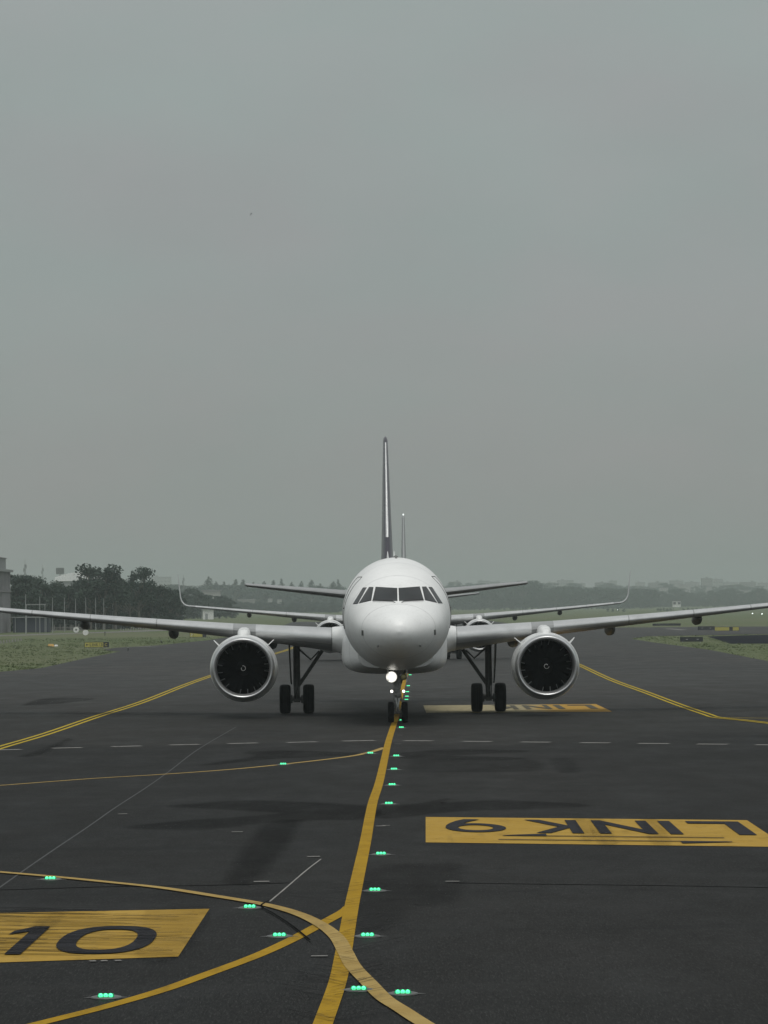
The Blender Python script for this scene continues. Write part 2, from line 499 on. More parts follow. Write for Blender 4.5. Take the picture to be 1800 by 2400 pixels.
# pavement outline: a 50 m strip with a cross taxiway
def wob(a, b, n, amp, seed):
    r = random.Random(seed); out = []
    for i in range(n):
        t = i / n
        out.append((a[0] + (b[0] - a[0]) * t + r.uniform(-amp, amp), a[1] + (b[1] - a[1]) * t + r.uniform(-amp, amp) * 2))
    return out
left_edge = [(-120, -120), (-120, 205), (-60, 222), (-40, 230), (-26.4, 242), (-24.4, 262), (-25.2, 310), (-25.6, 358), (-28.5, 372), (-28.5, 392), (-25.5, 410), (-22.6, 470), (-21.5, 560), (-21, 700), (-25, 1000)]
right_edge = [(28, 1000), (28, 700), (34, 660), (160, 640), (160, 515), (60, 508), (34, 480), (29.6, 445), (29.2, 400), (29.4, 335), (27.8, 270), (26.8, 235), (45, 200), (120, 180), (120, -120)]
def fillpoly(name, pts, mat, z):
    bm = bmesh.new()
    vs = [bm.verts.new((p[0], p[1], z)) for p in pts]
    es = [bm.edges.new((vs[i], vs[(i + 1) % len(vs)])) for i in range(len(vs))]
    bmesh.ops.triangle_fill(bm, use_beauty=True, edges=es)
    for f in bm.faces:
        f.normal_update()
        if f.normal.z < 0: f.normal_flip()
    me = bpy.data.meshes.new(name); bm.to_mesh(me); bm.free()
    me.materials.append(mat)
    o = bpy.data.objects.new(name, me); col.objects.link(o)
    return o
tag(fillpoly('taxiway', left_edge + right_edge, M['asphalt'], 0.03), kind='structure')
tag(fillpoly('service_pavement', [(36, 385), (200, 330), (200, 505), (60, 505), (41, 470)], M['asphalt_new'], 0.022), kind='structure')
tag(flat('perimeter_road', ribbon(catmull([Vector(p) for p in ((-160, 470, 0), (-75, 545, 0), (-52, 620, 0), (-38, 720, 0), (-34, 900, 0))], 6), 7.0), M['road'], 0.026), kind='structure')

# ------------------------------------------------------------------ painted markings (sheets a few mm above each other)
Z1, Z2, Z3, Z4 = 0.036, 0.042, 0.048, 0.054
v = lambda x, y: G(x * 1.085, y * 1.085)                  # points read off a 1659-pixel-wide view
r6 = lambda x, y: G(x * 0.5425, 1600 + y * 0.5425)
r7 = lambda x, y: G(900 + x * 0.5425, 1600 + y * 0.5425)
def marking(name, polys, mat, z):
    return tag(flat(name, polys, mat, z), kind='structure')

centre = [G(957, 1572), G(952, 1586), G(945.4, 1608), G(938, 1640), G(930, 1680), G(919.7, 1711), G(909, 1747), G(890, 1833), G(873, 1888), G(857, 1975), G(839, 2060), G(823, 2137), G(806, 2235), G(791, 2310), G(758, 2405)]
centre = catmull(centre, 8)
far = [Vector((2.6, 1000, 0)), Vector((2.4, 600, 0)), Vector((2.0, 400, 0)), Vector((1.75, 300, 0))]
near = [centre[-1] + (centre[-1] - centre[-6]) * k for k in (1, 3, 8)]
path = far + centre + near
marking('taxiway_centreline_marking', ribbon(path, 0.205), M['yellow'], Z2)

br_a = catmull([r6(1512, 978), r6(1488, 998), r6(1385, 1055), r6(1250, 1127), r6(1100, 1195), r6(900, 1270), r6(700, 1342), r6(450, 1415), r6(215, 1475), r6(-200, 1580)], 8)
marking('lead_in_line_marking', ribbon(br_a, 0.19), M['yellow'], Z1)
br_b = catmull([r6(-500, 800), r6(-200, 815), r6(0, 830), r6(220, 849), r6(450, 872), r6(700, 899), r6(950, 938), r6(1150, 973), r6(1290, 1013), r6(1390, 1062), r6(1455, 1115), r6(1490, 1175), r6(1525, 1240), r6(1590, 1310), r6(1659, 1380), r7(80, 1432), r7(150, 1478), r7(300, 1570)], 8)
marking('curved_lead_line_marking', ribbon(br_b, 0.20), M['yellow_pale'], Z3)
br_c = catmull([r6(1662, 285), r6(1600, 305), r6(1500, 325), r6(1250, 355), r6(1000, 380), r6(700, 402), r6(400, 420), r6(0, 450), r6(-300, 470)], 8)
marking('cross_lead_line_marking', ribbon(br_c, [0.21 - 0.0012 * i for i in range(len(br_c))]), M['yellow_pale'], Z1)

def offset_line(pts, d):
    out = []
    for i, p in enumerate(pts):
        t = (pts[min(i + 1, len(pts) - 1)] - pts[max(i - 1, 0)]); t = Vector((t.x, t.y, 0)).normalized()
        out.append(p + Vector((-t.y, t.x, 0)) * d)
    return out
edge_l = catmull([G(-60, 1776), G(0, 1754.6), G(109, 1722), G(228, 1681), G(336, 1646), G(450, 1601), G(545, 1568), G(641, 1534), G(674, 1523.7), G(720, 1505)], 6)
edge_r = catmull([G(1330, 1548), G(1362, 1561.7), G(1431, 1594), G(1512.7, 1624), G(1594, 1655), G(1655, 1676), G(1681, 1684), G(1740, 1690), G(1800, 1697), G(1900, 1708)], 6)
marking('double_edge_line_markings', ribbon(offset_line(edge_l, 0.14), 0.13) + ribbon(offset_line(edge_l, -0.14), 0.13), M['yellow_edge'], Z1)
marking('double_edge_line_markings', ribbon(offset_line(edge_r, 0.14), 0.13) + ribbon(offset_line(edge_r, -0.14), 0.13) +
        ribbon([G(1689, 1684), G(1740, 1685), G(1800, 1686), G(1900, 1687.5)], 0.13), M['yellow_edge'], Z2)
dash = []
for a, b, yy in ((-25, 92, 296), (225, 355, 288), (482, 612, 281), (733, 862, 274), (985, 1113, 268), (1240, 1370, 263), (1478, 1620, 257)):
    p, q = r6(a, yy), r6(b, yy - 3); dash += ribbon([p, q], 0.42)
for a, b, yy in ((85, 212, 255), (337, 465, 258), (590, 718, 261), (848, 976, 264), (1098, 1232, 267), (1352, 1487, 270), (1605, 1735, 273)):
    p, q = r7(a, yy), r7(b, yy + 1); dash += ribbon([p, q], 0.42)
marking('dashed_holding_line_markings', dash, M['white_line'], Z1)
bits = []
for x, y, w in ((530, 577, 20), (1025, 655, 24), (1355, 763, 28), (1130, 872, 34), (1380, 1197, 36), (400, 1219, 14), (450, 1218, 14), (510, 1217, 14), (1645, 630, 20)):
    bits += ribbon([r6(x - w, y), r6(x + w, y - 1)], 0.10 if y > 1000 else 0.14)
for x, y, w in ((68, 233, 12), (60, 271, 14), (10, 627, 16), (296, 871, 30)):
    bits += ribbon([r7(x - w, y), r7(x + w, y)], 0.10)
marking('joint_paint_markings', bits, M['white_line'], Z3)
marking('pale_joint_line', ribbon(catmull([r6(1020, 195), r6(860, 290), r6(735, 385), r6(630, 460), r6(500, 545), r6(380, 630), r6(210, 745), r6(60, 850), r6(-80, 950)], 5), 0.035), M['seam'], Z1 - 0.003)
marking('pale_joint_line', ribbon(catmull([r6(1387, 770), r6(1320, 822), r6(1230, 900), r6(1165, 955)], 5), 0.028), M['white_line'], Z1 - 0.003)
marking('crack_line', ribbon(catmull([r6(1165, 955), r6(1128, 980), r6(1180, 1012), r6(1260, 1065), r6(1340, 1130)], 4), 0.03), M['seam_dark'], Z4)
marking('crack_line', ribbon(catmull([r7(300, 874), r7(700, 880), r7(1200, 886), r7(1750, 896)], 5), 0.09), M['seam_dark'], Z1 - 0.003)
marking('crack_line', ribbon(catmull([r6(0, 905), r6(500, 890), r6(900, 885), r6(1250, 874)], 5), 0.10), M['seam_dark'], Z1 - 0.003)

# darker bitumen repairs and rubber stains with soft broken edges
def stain_mat():
    m, nt, b = new_mat('rubber_and_bitumen_stain')
    f = noise(nt, 0.8, 5, 0.7, (1, 0.35, 1)); g = noise(nt, 30, 3, 0.8, (1, 0.2, 1))
    nt.links.new(mixc(nt, rng(nt, g, 0.4, 0.7), (0.004, 0.0045, 0.0045), (0.010, 0.0105, 0.0105)), b.inputs['Base Color'])
    b.inputs['Roughness'].default_value = 0.9
    b.inputs['Specular IOR Level'].default_value = 0.03
    at_ = N(nt, 'ShaderNodeAttribute', attribute_name='feather')
    nt.links.new(math_n(nt, 'MULTIPLY', at_.outputs['Fac'], rng(nt, f, 0.25, 0.65, 0.10, 0.36)), b.inputs['Alpha'])
    return m
M['stain'] = stain_mat()
def stain(pts, soft=0.22, lift=0.0, strength=1.0):
    P = catmull([Vector((p.x, p.y, 0)) for p in pts + [pts[0]]], 6)[:-1]
    area = sum(P[i].x * P[(i + 1) % len(P)].y - P[(i + 1) % len(P)].x * P[i].y for i in range(len(P)))
    sg = 1 if area > 0 else -1
    z = Z1 - 0.0045 + 0.0004 * stain.k + lift; stain.k += 1
    bm = bmesh.new(); lay = bm.verts.layers.float.new('feather')
    inner = [bm.verts.new((p.x, p.y, z)) for p in P]; outer = []
    n = len(P)
    for i in range(n):
        t = P[(i + 1) % n] - P[i - 1]; t = Vector((t.x, t.y, 0)).normalized()
        outer.append(bm.verts.new((P[i].x + t.y * soft * sg, P[i].y - t.x * soft * 3.0 * sg, z - 0.0001)))
    for v_ in inner: v_[lay] = strength
    for i in range(n):
        try: bm.faces.new((inner[i], outer[i], outer[(i + 1) % n], inner[(i + 1) % n]))
        except ValueError: pass
    es = [bm.edges.get((inner[i], inner[(i + 1) % n])) for i in range(n)]
    bmesh.ops.triangle_fill(bm, use_beauty=True, edges=es)
    for f in bm.faces:
        f.normal_update()
        if f.normal.z < 0: f.normal_flip()
    me = bpy.data.meshes.new('bitumen_patch'); bm.to_mesh(me); bm.free(); me.materials.append(M['stain'])
    o = bpy.data.objects.new('bitumen_patch', me); col.objects.link(o); tag(o, kind='structure')
stain.k = 0
stain([r6(730, 540), r6(1040, 520), r6(1300, 525), r6(1590, 545), r6(1585, 590), r6(1350, 597), r6(1100, 615), r6(860, 638), r6(570, 632), r6(800, 606), r6(1100, 585), r6(1230, 568), r6(1000, 552)])
stain([r7(0, 545), r7(150, 532), r7(280, 508), r7(230, 528), r7(450, 518), r7(600, 520), r7(870, 536), r7(650, 548), r7(300, 560), r7(0, 590)])
stain([r7(60, 310), r7(300, 295), r7(620, 300), r7(400, 312), r7(250, 320), r7(600, 332), r7(300, 338), r7(80, 330)])
stain([r6(1070, 305), r6(1250, 300), r6(1600, 312), r6(1400, 322), r6(1150, 335), r6(880, 362), r6(1100, 325)])
stain([r7(130, 340), r7(340, 345), r7(620, 340), r7(640, 384), r7(300, 390), r7(130, 386)], 0.22, 0.0, 0.6)
stain([r7(730, 335), r7(790, 335), r7(830, 385), r7(770, 392)], 0.22, 0.0, 0.6)
stain([r6(1160, 620), r6(1270, 612), r6(1100, 840), r6(1010, 850)])
stain([r7(0, 800), r7(160, 800), r7(310, 800), r7(280, 950), r7(100, 970), r7(0, 1060), r6(1560, 1060), r6(1600, 850)], 0.22, 0.0, 0.6)
stain([r6(100, 102), r6(200, 72), r6(400, 72), r6(260, 92)])
stain([r6(90, 325), r6(200, 290), r6(300, 246), r6(240, 280), r6(150, 318)])

for q in ([r7(885, 600), r7(940, 600), r7(1000, 706), r7(930, 706)], [r7(1110, 604), r7(1170, 604), r7(1235, 708), r7(1165, 708)], [r7(820, 600), r7(860, 600), r7(905, 660), r7(870, 700)],
          [r6(640, 992), r6(900, 988), r6(780, 1195), r6(600, 1199)], [r6(180, 1030), r6(270, 1015), r6(200, 1090), r6(130, 1100)]):
    stain(q, 0.06, 0.030, 0.45)
# tyre scuffs crossing the near lines
sc = []
rs = random.Random(5)
for _ in range(70):
    a = r6(rs.uniform(1400, 1540), rs.uniform(880, 1500)); L = rs.uniform(0.6, 2.2); th = rs.uniform(0.6, 1.1) * rs.choice((1, 1, -1)) + pi / 2 * 0
    b = a + Vector((sin(th) * L * 0.5, cos(th) * L, 0))
    sc += ribbon([a, (a + b) / 2 + Vector((0.02, 0, 0)), b], rs.choice((0.014, 0.02, 0.03, 0.05)))
for _ in range(130):
    a = G(rs.uniform(0, 470), rs.uniform(2140, 2250)); L = rs.uniform(1.0, 3.0); th = rs.uniform(1.0, 1.75)
    b = a + Vector((-sin(th) * L, cos(th) * L, 0)); sc += ribbon([a, b], rs.choice((0.015, 0.02, 0.03, 0.05, 0.11)))
for _ in range(10):
    a = r7(rs.uniform(560, 1350), rs.uniform(668, 700)); L = rs.uniform(0.5, 1.3)
    sc += ribbon([a, a + Vector((L, rs.uniform(-0.15, 0.15), 0))], 0.03)
m_sc, nt_sc, b_sc = new_mat('rubber_scuff')
b_sc.inputs['Base Color'].default_value = (0.014, 0.014, 0.014, 1); b_sc.inputs['Roughness'].default_value = 0.95; b_sc.inputs['Specular IOR Level'].default_value = 0.03
b_sc.inputs['Alpha'].default_value = 0.38
def scuff_sheets():
    mm = MB()
    for i, p in enumerate(sc):
        mm.add([(q[0], q[1], Z4 + 0.014 + 0.00008 * i) for q in p], [(0, 1, 2, 3)])
    return mm
tag(scuff_sheets().build('tyre_scuff_markings', m_sc), kind='structure')

# painted panels with their writing
def panel(name, label, x0, x1, y0, y1, letters, mat, flip, extra=None, corners=None, shear=0.0, tilt=0.0):
    o = empty(name, ((x0 + x1) / 2, (y0 + y1) / 2, 0))
    tag(o, label, 'painted panel')
    cx, cy = (x0 + x1) / 2, (y0 + y1) / 2
    m = MB()
    nx, ny = 12, 6
    if corners is None: corners = [Vector((x0, y0, 0)), Vector((x1, y0, 0)), Vector((x1, y1, 0)), Vector((x0, y1, 0))]
    qa, qb, qc, qd = corners
    def quad_pt(u, w):
        p = (qa * (1 - u) + qb * u) * (1 - w) + (qd * (1 - u) + qc * u) * w
        return (p.x - cx, p.y - cy, Z1 + 0.001)
    m.add([quad_pt(i / nx, j / ny) for j in range(ny + 1) for i in range(nx + 1)],
          [(j * (nx + 1) + i, j * (nx + 1) + i + 1, (j + 1) * (nx + 1) + i + 1, (j + 1) * (nx + 1) + i) for j in range(ny) for i in range(nx)])
    m.build('painted_field', mat, o)
    t = MB()
    for ch, a, b, c, d in letters:
        V, Fc = glyph(ch, 0.02)
        P = []
        for u, w, dz in V:
            if flip: u, w = 1 - u, 1 - w
            yy = c + (d - c) * w
            xx = a + (b - a) * u
            P.append((xx - cx + shear * (yy - cy), yy - cy + tilt * (xx - cx), Z3 + 0.002 + dz))
        t.add(P, Fc)
    for poly in (extra or []):
        t.add([(p[0] - cx + shear * (p[1] - cy), p[1] - cy + tilt * (p[0] - cx), Z3 + 0.002) for p in poly], [tuple(range(len(poly)))])
    t.build('lettering', M['letter_old'] if mat is M['panel_old'] else M['letter'], o)
    return o
harpoons = [[(2.15, 67.10), (6.1, 67.10), (6.1, 67.24), (2.15, 67.24)], [(2.15, 67.242), (2.95, 67.242), (2.95, 67.82)],
            [(2.05, 65.95), (6.15, 65.95), (6.15, 66.09), (2.05, 66.09)], [(6.15, 65.948), (5.25, 65.948), (5.25, 65.45)]]
panel('painted_taxiway_panel', 'yellow ground panel with upside-down LINK 9 and two thin arrows', 0.80, 7.05, 65.0, 73.4,
      [('9', 1.12, 2.26, 68.1, 72.15), ('K', 2.66, 3.66, 68.05, 72.2), ('N', 3.95, 5.0, 68.05, 72.2), ('I', 5.22, 5.45, 68.05, 72.2), ('L', 5.75, 6.75, 68.05, 72.2)], M['panel'], True, harpoons, [G(997.7, 1979), G(1846, 1990), G(1750.6, 1926.6), G(997.7, 1919)], 0.0115, -0.29)
panel('painted_taxiway_panel', 'yellow ground panel lettered LINK 10, cut by the photo edge', -9.2, -2.47, 44.6, 51.7,
      [('L', -8.95, -8.15, 45.2, 49.1), ('I', -7.9, -7.72, 45.2, 49.1), ('N', -7.5, -6.6, 45.2, 49.1), ('K', -6.4, -5.4, 45.2, 49.1), ('1', -4.92, -4.30, 45.2, 49.1), ('0', -4.17, -2.96, 45.2, 49.1)], M['panel'], False, None, [G(-700, 2286), G(417.7, 2249), G(491, 2136), G(-700, 2160)], 0.004)
panel('painted_taxiway_panel', 'faded yellow and white ground panel beneath the airliner main wheels', 1.6, 8.9, 145.2, 156.3,
      [('K', 4.4, 5.4, 149, 155), ('N', 5.7, 6.75, 149, 155), ('I', 7.0, 7.28, 149, 155), ('L', 7.6, 8.6, 149, 155)], M['panel_old'], True)

# ------------------------------------------------------------------ the airliner
ZC = 3.94
UP = [(0, -.62), (.06, -.42), (.15, -.29), (.3, -.14), (.5, -.01), (1.0, .20), (1.5, .38), (1.8, .52), (2.2, .78), (2.6, 1.02), (3.0, 1.22), (3.6, 1.47), (4.5, 1.76), (5.5, 1.95), (6.5, 2.05), (7.5, 2.07), (24, 2.07), (28, 2.03), (32, 1.93), (36, 1.62), (37.4, 1.35)]
LO = [(0, -.62), (.06, -.83), (.15, -.96), (.3, -1.10), (.5, -1.23), (1.0, -1.45), (1.5, -1.60), (2.2, -1.76), (3.0, -1.89), (4.0, -1.99), (5.0, -2.05), (6.5, -2.07), (24, -2.07), (26, -1.85), (30, -1.0), (34, 0.05), (37.4, .85)]
HW = [(0, .0), (.06, .27), (.15, .43), (.3, .61), (.5, .79), (1.0, 1.10), (1.5, 1.33), (2.2, 1.56), (3.0, 1.74), (4.0, 1.88), (5.0, 1.95), (6.5, 1.975), (24, 1.975), (28, 1.86), (32, 1.4), (36, .6), (37.4, .25)]
ZM = [(0, -.62), (.5, -.60), (1.5, -.50), (3, -.28), (5, -.08), (7, 0), (24, 0), (30, .35), (37.4, 1.1)]
def interp(T, s):
    for i in range(len(T) - 1):
        if s <= T[i + 1][0]:
            # monotone-ish cubic through the table
            a, b = T[i], T[i + 1]
            p, q = T[max(i - 1, 0)], T[min(i + 2, len(T) - 1)]
            h = b[0] - a[0]; t = (s - a[0]) / h
            sl = (b[1] - a[1]) / h
            s0 = (a[1] - p[1]) / (a[0] - p[0]) if a[0] > p[0] else sl
            s1 = (q[1] - b[1]) / (q[0] - b[0]) if q[0] > b[0] else sl
            m0 = 2 * s0 * sl / (s0 + sl) if s0 * sl > 0 else 0
            m1 = 2 * s1 * sl / (s1 + sl) if s1 * sl > 0 else 0
            return (2 * t**3 - 3 * t**2 + 1) * a[1] + (t**3 - 2 * t**2 + t) * h * m0 + (-2 * t**3 + 3 * t**2) * b[1] + (t**3 - t**2) * h * m1
    return T[-1][1]

def foil(n, tc, camber=0.012):
    """Closed aerofoil outline: (chord fraction, height) from the trailing edge over the top to the nose and back below."""
    pts = []
    for k in range(2 * n):
        b = pi * k / n
        c = 0.5 * (1 + cos(b)) if k <= n else 0.5 * (1 + cos(b))
        yt = 5 * tc * (0.2969 * sqrt(c) - 0.126 * c - 0.3516 * c**2 + 0.2843 * c**3 - 0.1015 * c**4)
        yt = max(yt, 0.0012)
        pts.append((c, camber * 4 * c * (1 - c) + (yt if k < n else -yt)))
    return pts

def section(x, le, z, chord, tc, inc=0.0, th=0.0, side=1, n=14, span=None, off=0.0):
    """Aerofoil ring. th tilts the section towards vertical (winglet); span=(c_top, c_low) keeps only the nose, for slats."""
    P = foil(n, tc)
    if span:
        P = [p for p in foil(40, tc) if (p[1] >= 0 and p[0] <= span[0]) or (p[1] < 0 and p[0] <= span[1])]
        inner = [((p[0] - 0.03) * 0.6 + 0.045, p[1] * 0.55) for p in reversed(P)]
        outer = []
        for i, p in enumerate(P):
            a, b = P[max(i - 1, 0)], P[min(i + 1, len(P) - 1)]
            t = Vector((b[0] - a[0], b[1] - a[1])).normalized()
            outer.append((p[0] - (-t.y) * -off / chord * -1 * 0 + (t.y) * off / chord, p[1] - t.x * off / chord))
        P = outer + inner
    out = []
    for c, h in P:
        s = le + (c - 0.0) * chord * cos(inc)
        lift = h * chord - (c) * chord * sin(inc)
        out.append(Vector((side * (x - sin(th) * lift), s, z + cos(th) * lift)))
    return out

WZ = lambda x: 3.02 + 0.0815 * (x - 2.2) + 0.0009 * max(0, x - 8) ** 2       # leading-edge height along the span
WLE = lambda x: 12.0 + 0.52 * (x - 1.98)
def wch(x): return 6.1 + (4.0 - 6.1) * (x - 1.98) / 4.42 if x < 6.4 else 4.0 + (1.6 - 4.0) * (x - 6.4) / 10.5
def wtc(x): return 0.152 - 0.045 * min(1, (x - 1.98) / 12)
def winc(x): return radians(4.6 - 3.6 * min(1, (x - 1.98) / 14))

def make_airliner():
    root = empty('airliner', (0, 0, 0))
    # --- fuselage
    st = [0.004, .02, .06, .1, .15, .22, .3, .4, .5, .65, .8, 1.0, 1.2, 1.42, 1.6, 1.8, 2.0, 2.2, 2.4, 2.6, 2.8, 3.0, 3.3, 3.6, 4, 4.5, 5, 5.5, 6, 6.5, 7, 7.5, 9, 11, 14, 18, 22, 24, 25, 26, 28, 30, 32, 34, 35, 36, 37, 37.4]
    n = 96; rings = []
    for s in st:
        u, l, w, zm = interp(UP, s), interp(LO, s), max(interp(HW, s), 0.02), interp(ZM, s)
        zm = min(max(zm, l + .02), u - .02)
        ring = []
        for k in range(n):
            a = 2 * pi * k / n
            ring.append(Vector((w * cos(a), s, ZC + zm + (u - zm if sin(a) >= 0 else zm - l) * sin(a))))
        rings.append(ring)
    body = MB().loft(rings).build('fuselage', M['white'], root, smooth=35)
    bm = bmesh.new(); bm.from_mesh(body.data); tree = BVHTree.FromBMesh(bm); bm.free()
    def on_skin(x, z, off):
        h = tree.ray_cast(Vector((x, -5, z)), Vector((0, 1, 0)))
        if h[0] is None: return Vector((x, 6, z))
        nn = h[1] if h[1].y < 0 else -h[1]
        return h[0] + nn * off
    def skin_patch(quad, off=0.010, nu=10, nv=8, thick=0.02):
        """Quad given in front view (x, z), laid on the skin as a shallow raised panel."""
        a, b, c, d = [Vector(q) for q in quad]
        top, low = [], []
        for j in range(nv + 1):
            for i in range(nu + 1):
                u, w = i / nu, j / nv
                p = (a * (1 - u) + b * u) * (1 - w) + (d * (1 - u) + c * u) * w
                top.append(on_skin(p.x, p.y, off)); low.append(on_skin(p.x, p.y, off - thick))
        Fc = []; K = (nu + 1) * (nv + 1)
        for j in range(nv):
            for i in range(nu):
                q = j * (nu + 1) + i
                Fc.append((q, q + 1, q + nu + 2, q + nu + 1))
        rim = [i for i in range(nu + 1)] + [j * (nu + 1) + nu for j in range(1, nv + 1)] + [nv * (nu + 1) + i for i in range(nu - 1, -1, -1)] + [j * (nu + 1) for j in range(nv - 1, 0, -1)]
        for k in range(len(rim)):
            p, q = rim[k], rim[(k + 1) % len(rim)]
            Fc.append((p, q, K + q, K + p))
        return MB().add(top + low, Fc)
    cv = lambda X, Y: ((X - 857) / 242.5, 4.27 + (623 - Y) / 242.5)
    main_w = [cv(671, 471), cv(847, 483), cv(846, 590), cv(642, 582)]
    side_w = [cv(609, 474), cv(645, 474), cv(624, 583), cv(522, 608)]
    rear_w = [cv(556, 478), cv(588, 476), cv(511, 610), cv(471, 613)]
    for sd in (1, -1):
        for q in (main_w, side_w, rear_w):
            quad = [(p[0] * sd, p[1]) for p in q]
            skin_patch(quad).build('cockpit_window', M['glass'], body, smooth=40)
            # thin dark rubber seal round each pane
            c = (Vector(quad[0]) + Vector(quad[1]) + Vector(quad[2]) + Vector(quad[3])) / 4
            big = [tuple(Vector(p) + (Vector(p) - c).normalized() * 0.022) for p in quad]
            skin_patch(big, 0.004).build('window_seal', M['black'], body, smooth=40)
        a, b = cv(640, 588), cv(812, 598)
        pts = [on_skin(sd * (a[0] + (b[0] - a[0]) * t / 6), a[1] + (b[1] - a[1]) * t / 6 - 0.012, 0.035) for t in range(7)]
        MB().tube(pts, 0.016, 6).tube([on_skin(sd * b[0] * 0.6, b[1] - 0.035, 0.0), pts[-1]], 0.013, 6).build('wiper', M['black'], body, smooth=60)
        # static plate, air-data probe and small vane on each cheek
        p0 = cv(549, 862)
        skin_patch([(sd * p0[0] - .03, p0[1] + .09), (sd * p0[0] + .03, p0[1] + .09), (sd * p0[0] + .034, p0[1] - .09), (sd * p0[0] - .026, p0[1] - .09)], 0.012, 2, 3).build('static_port_plate', M['gear'], body)
        p1 = cv(678, 972); q = on_skin(sd * p1[0], p1[1], 0.0)
        MB().tube([q, q + Vector((sd * -.02, -.10, -.035)), q + Vector((sd * -.03, -.26, -.04))], [.03, .02, .012], 8).build('pitot_probe', M['gear'], body, smooth=50)
    # front passenger doors: outline seal and handle recess on each flank
    def flank(s_, z_, sd, off=0.004):
        u, w, zm = interp(UP, s_), interp(HW, s_), interp(ZM, s_)
        l = interp(LO, s_); q = z_ - ZC - zm
        rr_ = (u - zm) if q >= 0 else (zm - l)
        return Vector((sd * (w * sqrt(max(0, 1 - (q / rr_) ** 2)) + off), s_, z_))
    for sd in (1, -1):
        a0, a1, z0, z1 = 4.55, 5.38, 3.42, 5.28
        loop = [(a0 + .08 + (a1 - a0 - .16) * t / 6, z0) for t in range(7)] + [(a1, z0 + .08 + (z1 - z0 - .16) * t / 12) for t in range(13)] + [(a1 - .08 - (a1 - a0 - .16) * t / 6, z1) for t in range(7)] + [(a0, z1 - .08 - (z1 - z0 - .16) * t / 12) for t in range(13)]
        MB().tube([flank(p, q, sd) for p, q in loop + loop[:1]], .013, 5).build('door_seal', M['gear'], body, smooth=60)
        MB().tube([flank(4.72, 4.15, sd, .012), flank(4.95, 4.15, sd, .012)], .03, 6).build('door_handle', M['gear'], body, smooth=60)
    # roof beacon and blade aerials
    zt = ZC + interp(UP, 9.0)
    MB().lathe([(-.02, .10), (.03, .095), (.07, .06), (.09, .015)], (0.02, 8.4, zt), 'Z', 16, caps=(True, True)).build('beacon', M['gear'], body, smooth=50)
    zt2 = ZC + interp(UP, 6.0)
    for s_, h_ in ((7.0, .05), (6.2, .04), (11.0, .30)):
        MB().box((0.0, s_, ZC + interp(UP, s_) + h_ / 2 - .02), (.10 if h_ < .1 else .04, .30, h_), taper=.6).build('roof_aerial', M['gear'] if h_ < .1 else M['white'], body)
    # --- belly fairing
    rings = []
    for s, hw, zt_, zb in ((9.2, 1.40, 3.2, 1.90), (9.7, 1.68, 3.3, 1.80), (10.4, 1.90, 3.45, 1.70), (11.4, 1.99, 3.5, 1.65), (13, 2.02, 3.5, 1.63), (17, 2.02, 3.5, 1.63), (19, 2.0, 3.45, 1.65), (20.5, 1.8, 3.2, 1.74), (22, 1.2, 2.9, 1.9)):
        c, h = (zt_ + zb) / 2, (zt_ - zb) / 2; ring = []
        for k in range(56):
            a = 2 * pi * k / 56; ex = 2 / 3.8
            ring.append(Vector((hw * math.copysign(abs(cos(a)) ** ex, cos(a)), s, c + h * math.copysign(abs(sin(a)) ** ex, sin(a)))))
        rings.append(ring)
    MB().loft(rings).build('belly_fairing', M['white'], root, smooth=40)
    # --- wings
    for sd in (1, -1):
        xs_ = [1.2, 2.0, 2.6, 3.4, 4.4, 5.4, 6.4, 7.5, 9, 10.5, 12, 13.5, 15, 16.2, 16.9]
        rings = [section(x, WLE(x), WZ(x), wch(x), wtc(x), winc(x), 0, sd) for x in xs_]
        w = MB().loft(rings).build('wing', M['wing'], root, smooth=35)
        # upturned tip
        rings = []; x, z = 16.88, WZ(16.88); th = 0.0
        for i in range(15):
            t = i / 14
            ch = 1.6 - 1.02 * t ** 0.8
            rings.append(section(x, WLE(16.9) + 0.15 * i * 0.55 + 0.7 * t * t, z, ch, 0.10, radians(1), th, sd))
            th = radians(82) * smooth01(0, 0.5, (i + 1) / 14)
            x += cos(th) * 0.225; z += sin(th) * 0.225
        MB().loft(rings).build('winglet', M['white'], w, smooth=35)
        for a, b in ((2.40, 5.32), (6.2, 9.22), (9.26, 11.9), (11.94, 14.3), (14.34, 16.55)):
            rr = [section(a + (b - a) * k / 4, WLE(a + (b - a) * k / 4), WZ(a + (b - a) * k / 4), wch(a + (b - a) * k / 4), wtc(a + (b - a) * k / 4), winc(a + (b - a) * k / 4), 0, sd, span=(0.15, 0.05), off=0.018) for k in range(5)]
            MB().loft(rr).build('slat', M['slat'], w, smooth=35)
        # wing root fillet
        rings = []
        for x, dle, dz, ext in ((1.5, -1.3, 0.0, 1.30), (1.85, -0.95, 0.0, 1.20), (2.08, -0.5, 0, 1.10), (2.24, -0.18, 0, 1.05), (2.37, -0.05, 0, 1.025)):
            ch = wch(x) - dle
            rings.append(section(x, WLE(x) + dle, WZ(2.2) + (0.02 if x < 2.3 else 0.0) + 0.0815 * (x - 2.2), ch, wtc(2.0) * wch(x) / ch * ext, winc(x), 0, sd))
        MB().loft(rings).build('wing_root_fillet', M['white'], w, smooth=40)
        for x, L, r in ((4.75, 2.6, .27), (8.7, 2.9, .25), (12.3, 2.4, .23)):
            s0 = WLE(x) + wch(x) * 0.50; z0 = WZ(x) - wch(x) * (0.50 * sin(winc(x))) - 0.02
            prof = [(0, .02), (.06, .45), (.15, .75), (.35, 1.0), (.6, .95), (.8, .7), (1.0, .08)]
            rg = []
            for t, f in prof:
                rg.append([Vector((sd * x + cos(2 * pi * k / 20) * r * .8 * f, s0 + t * L * 1.15, z0 - r * .75 - .10 * t + sin(2 * pi * k / 20) * r * .95 * f)) for k in range(20)])
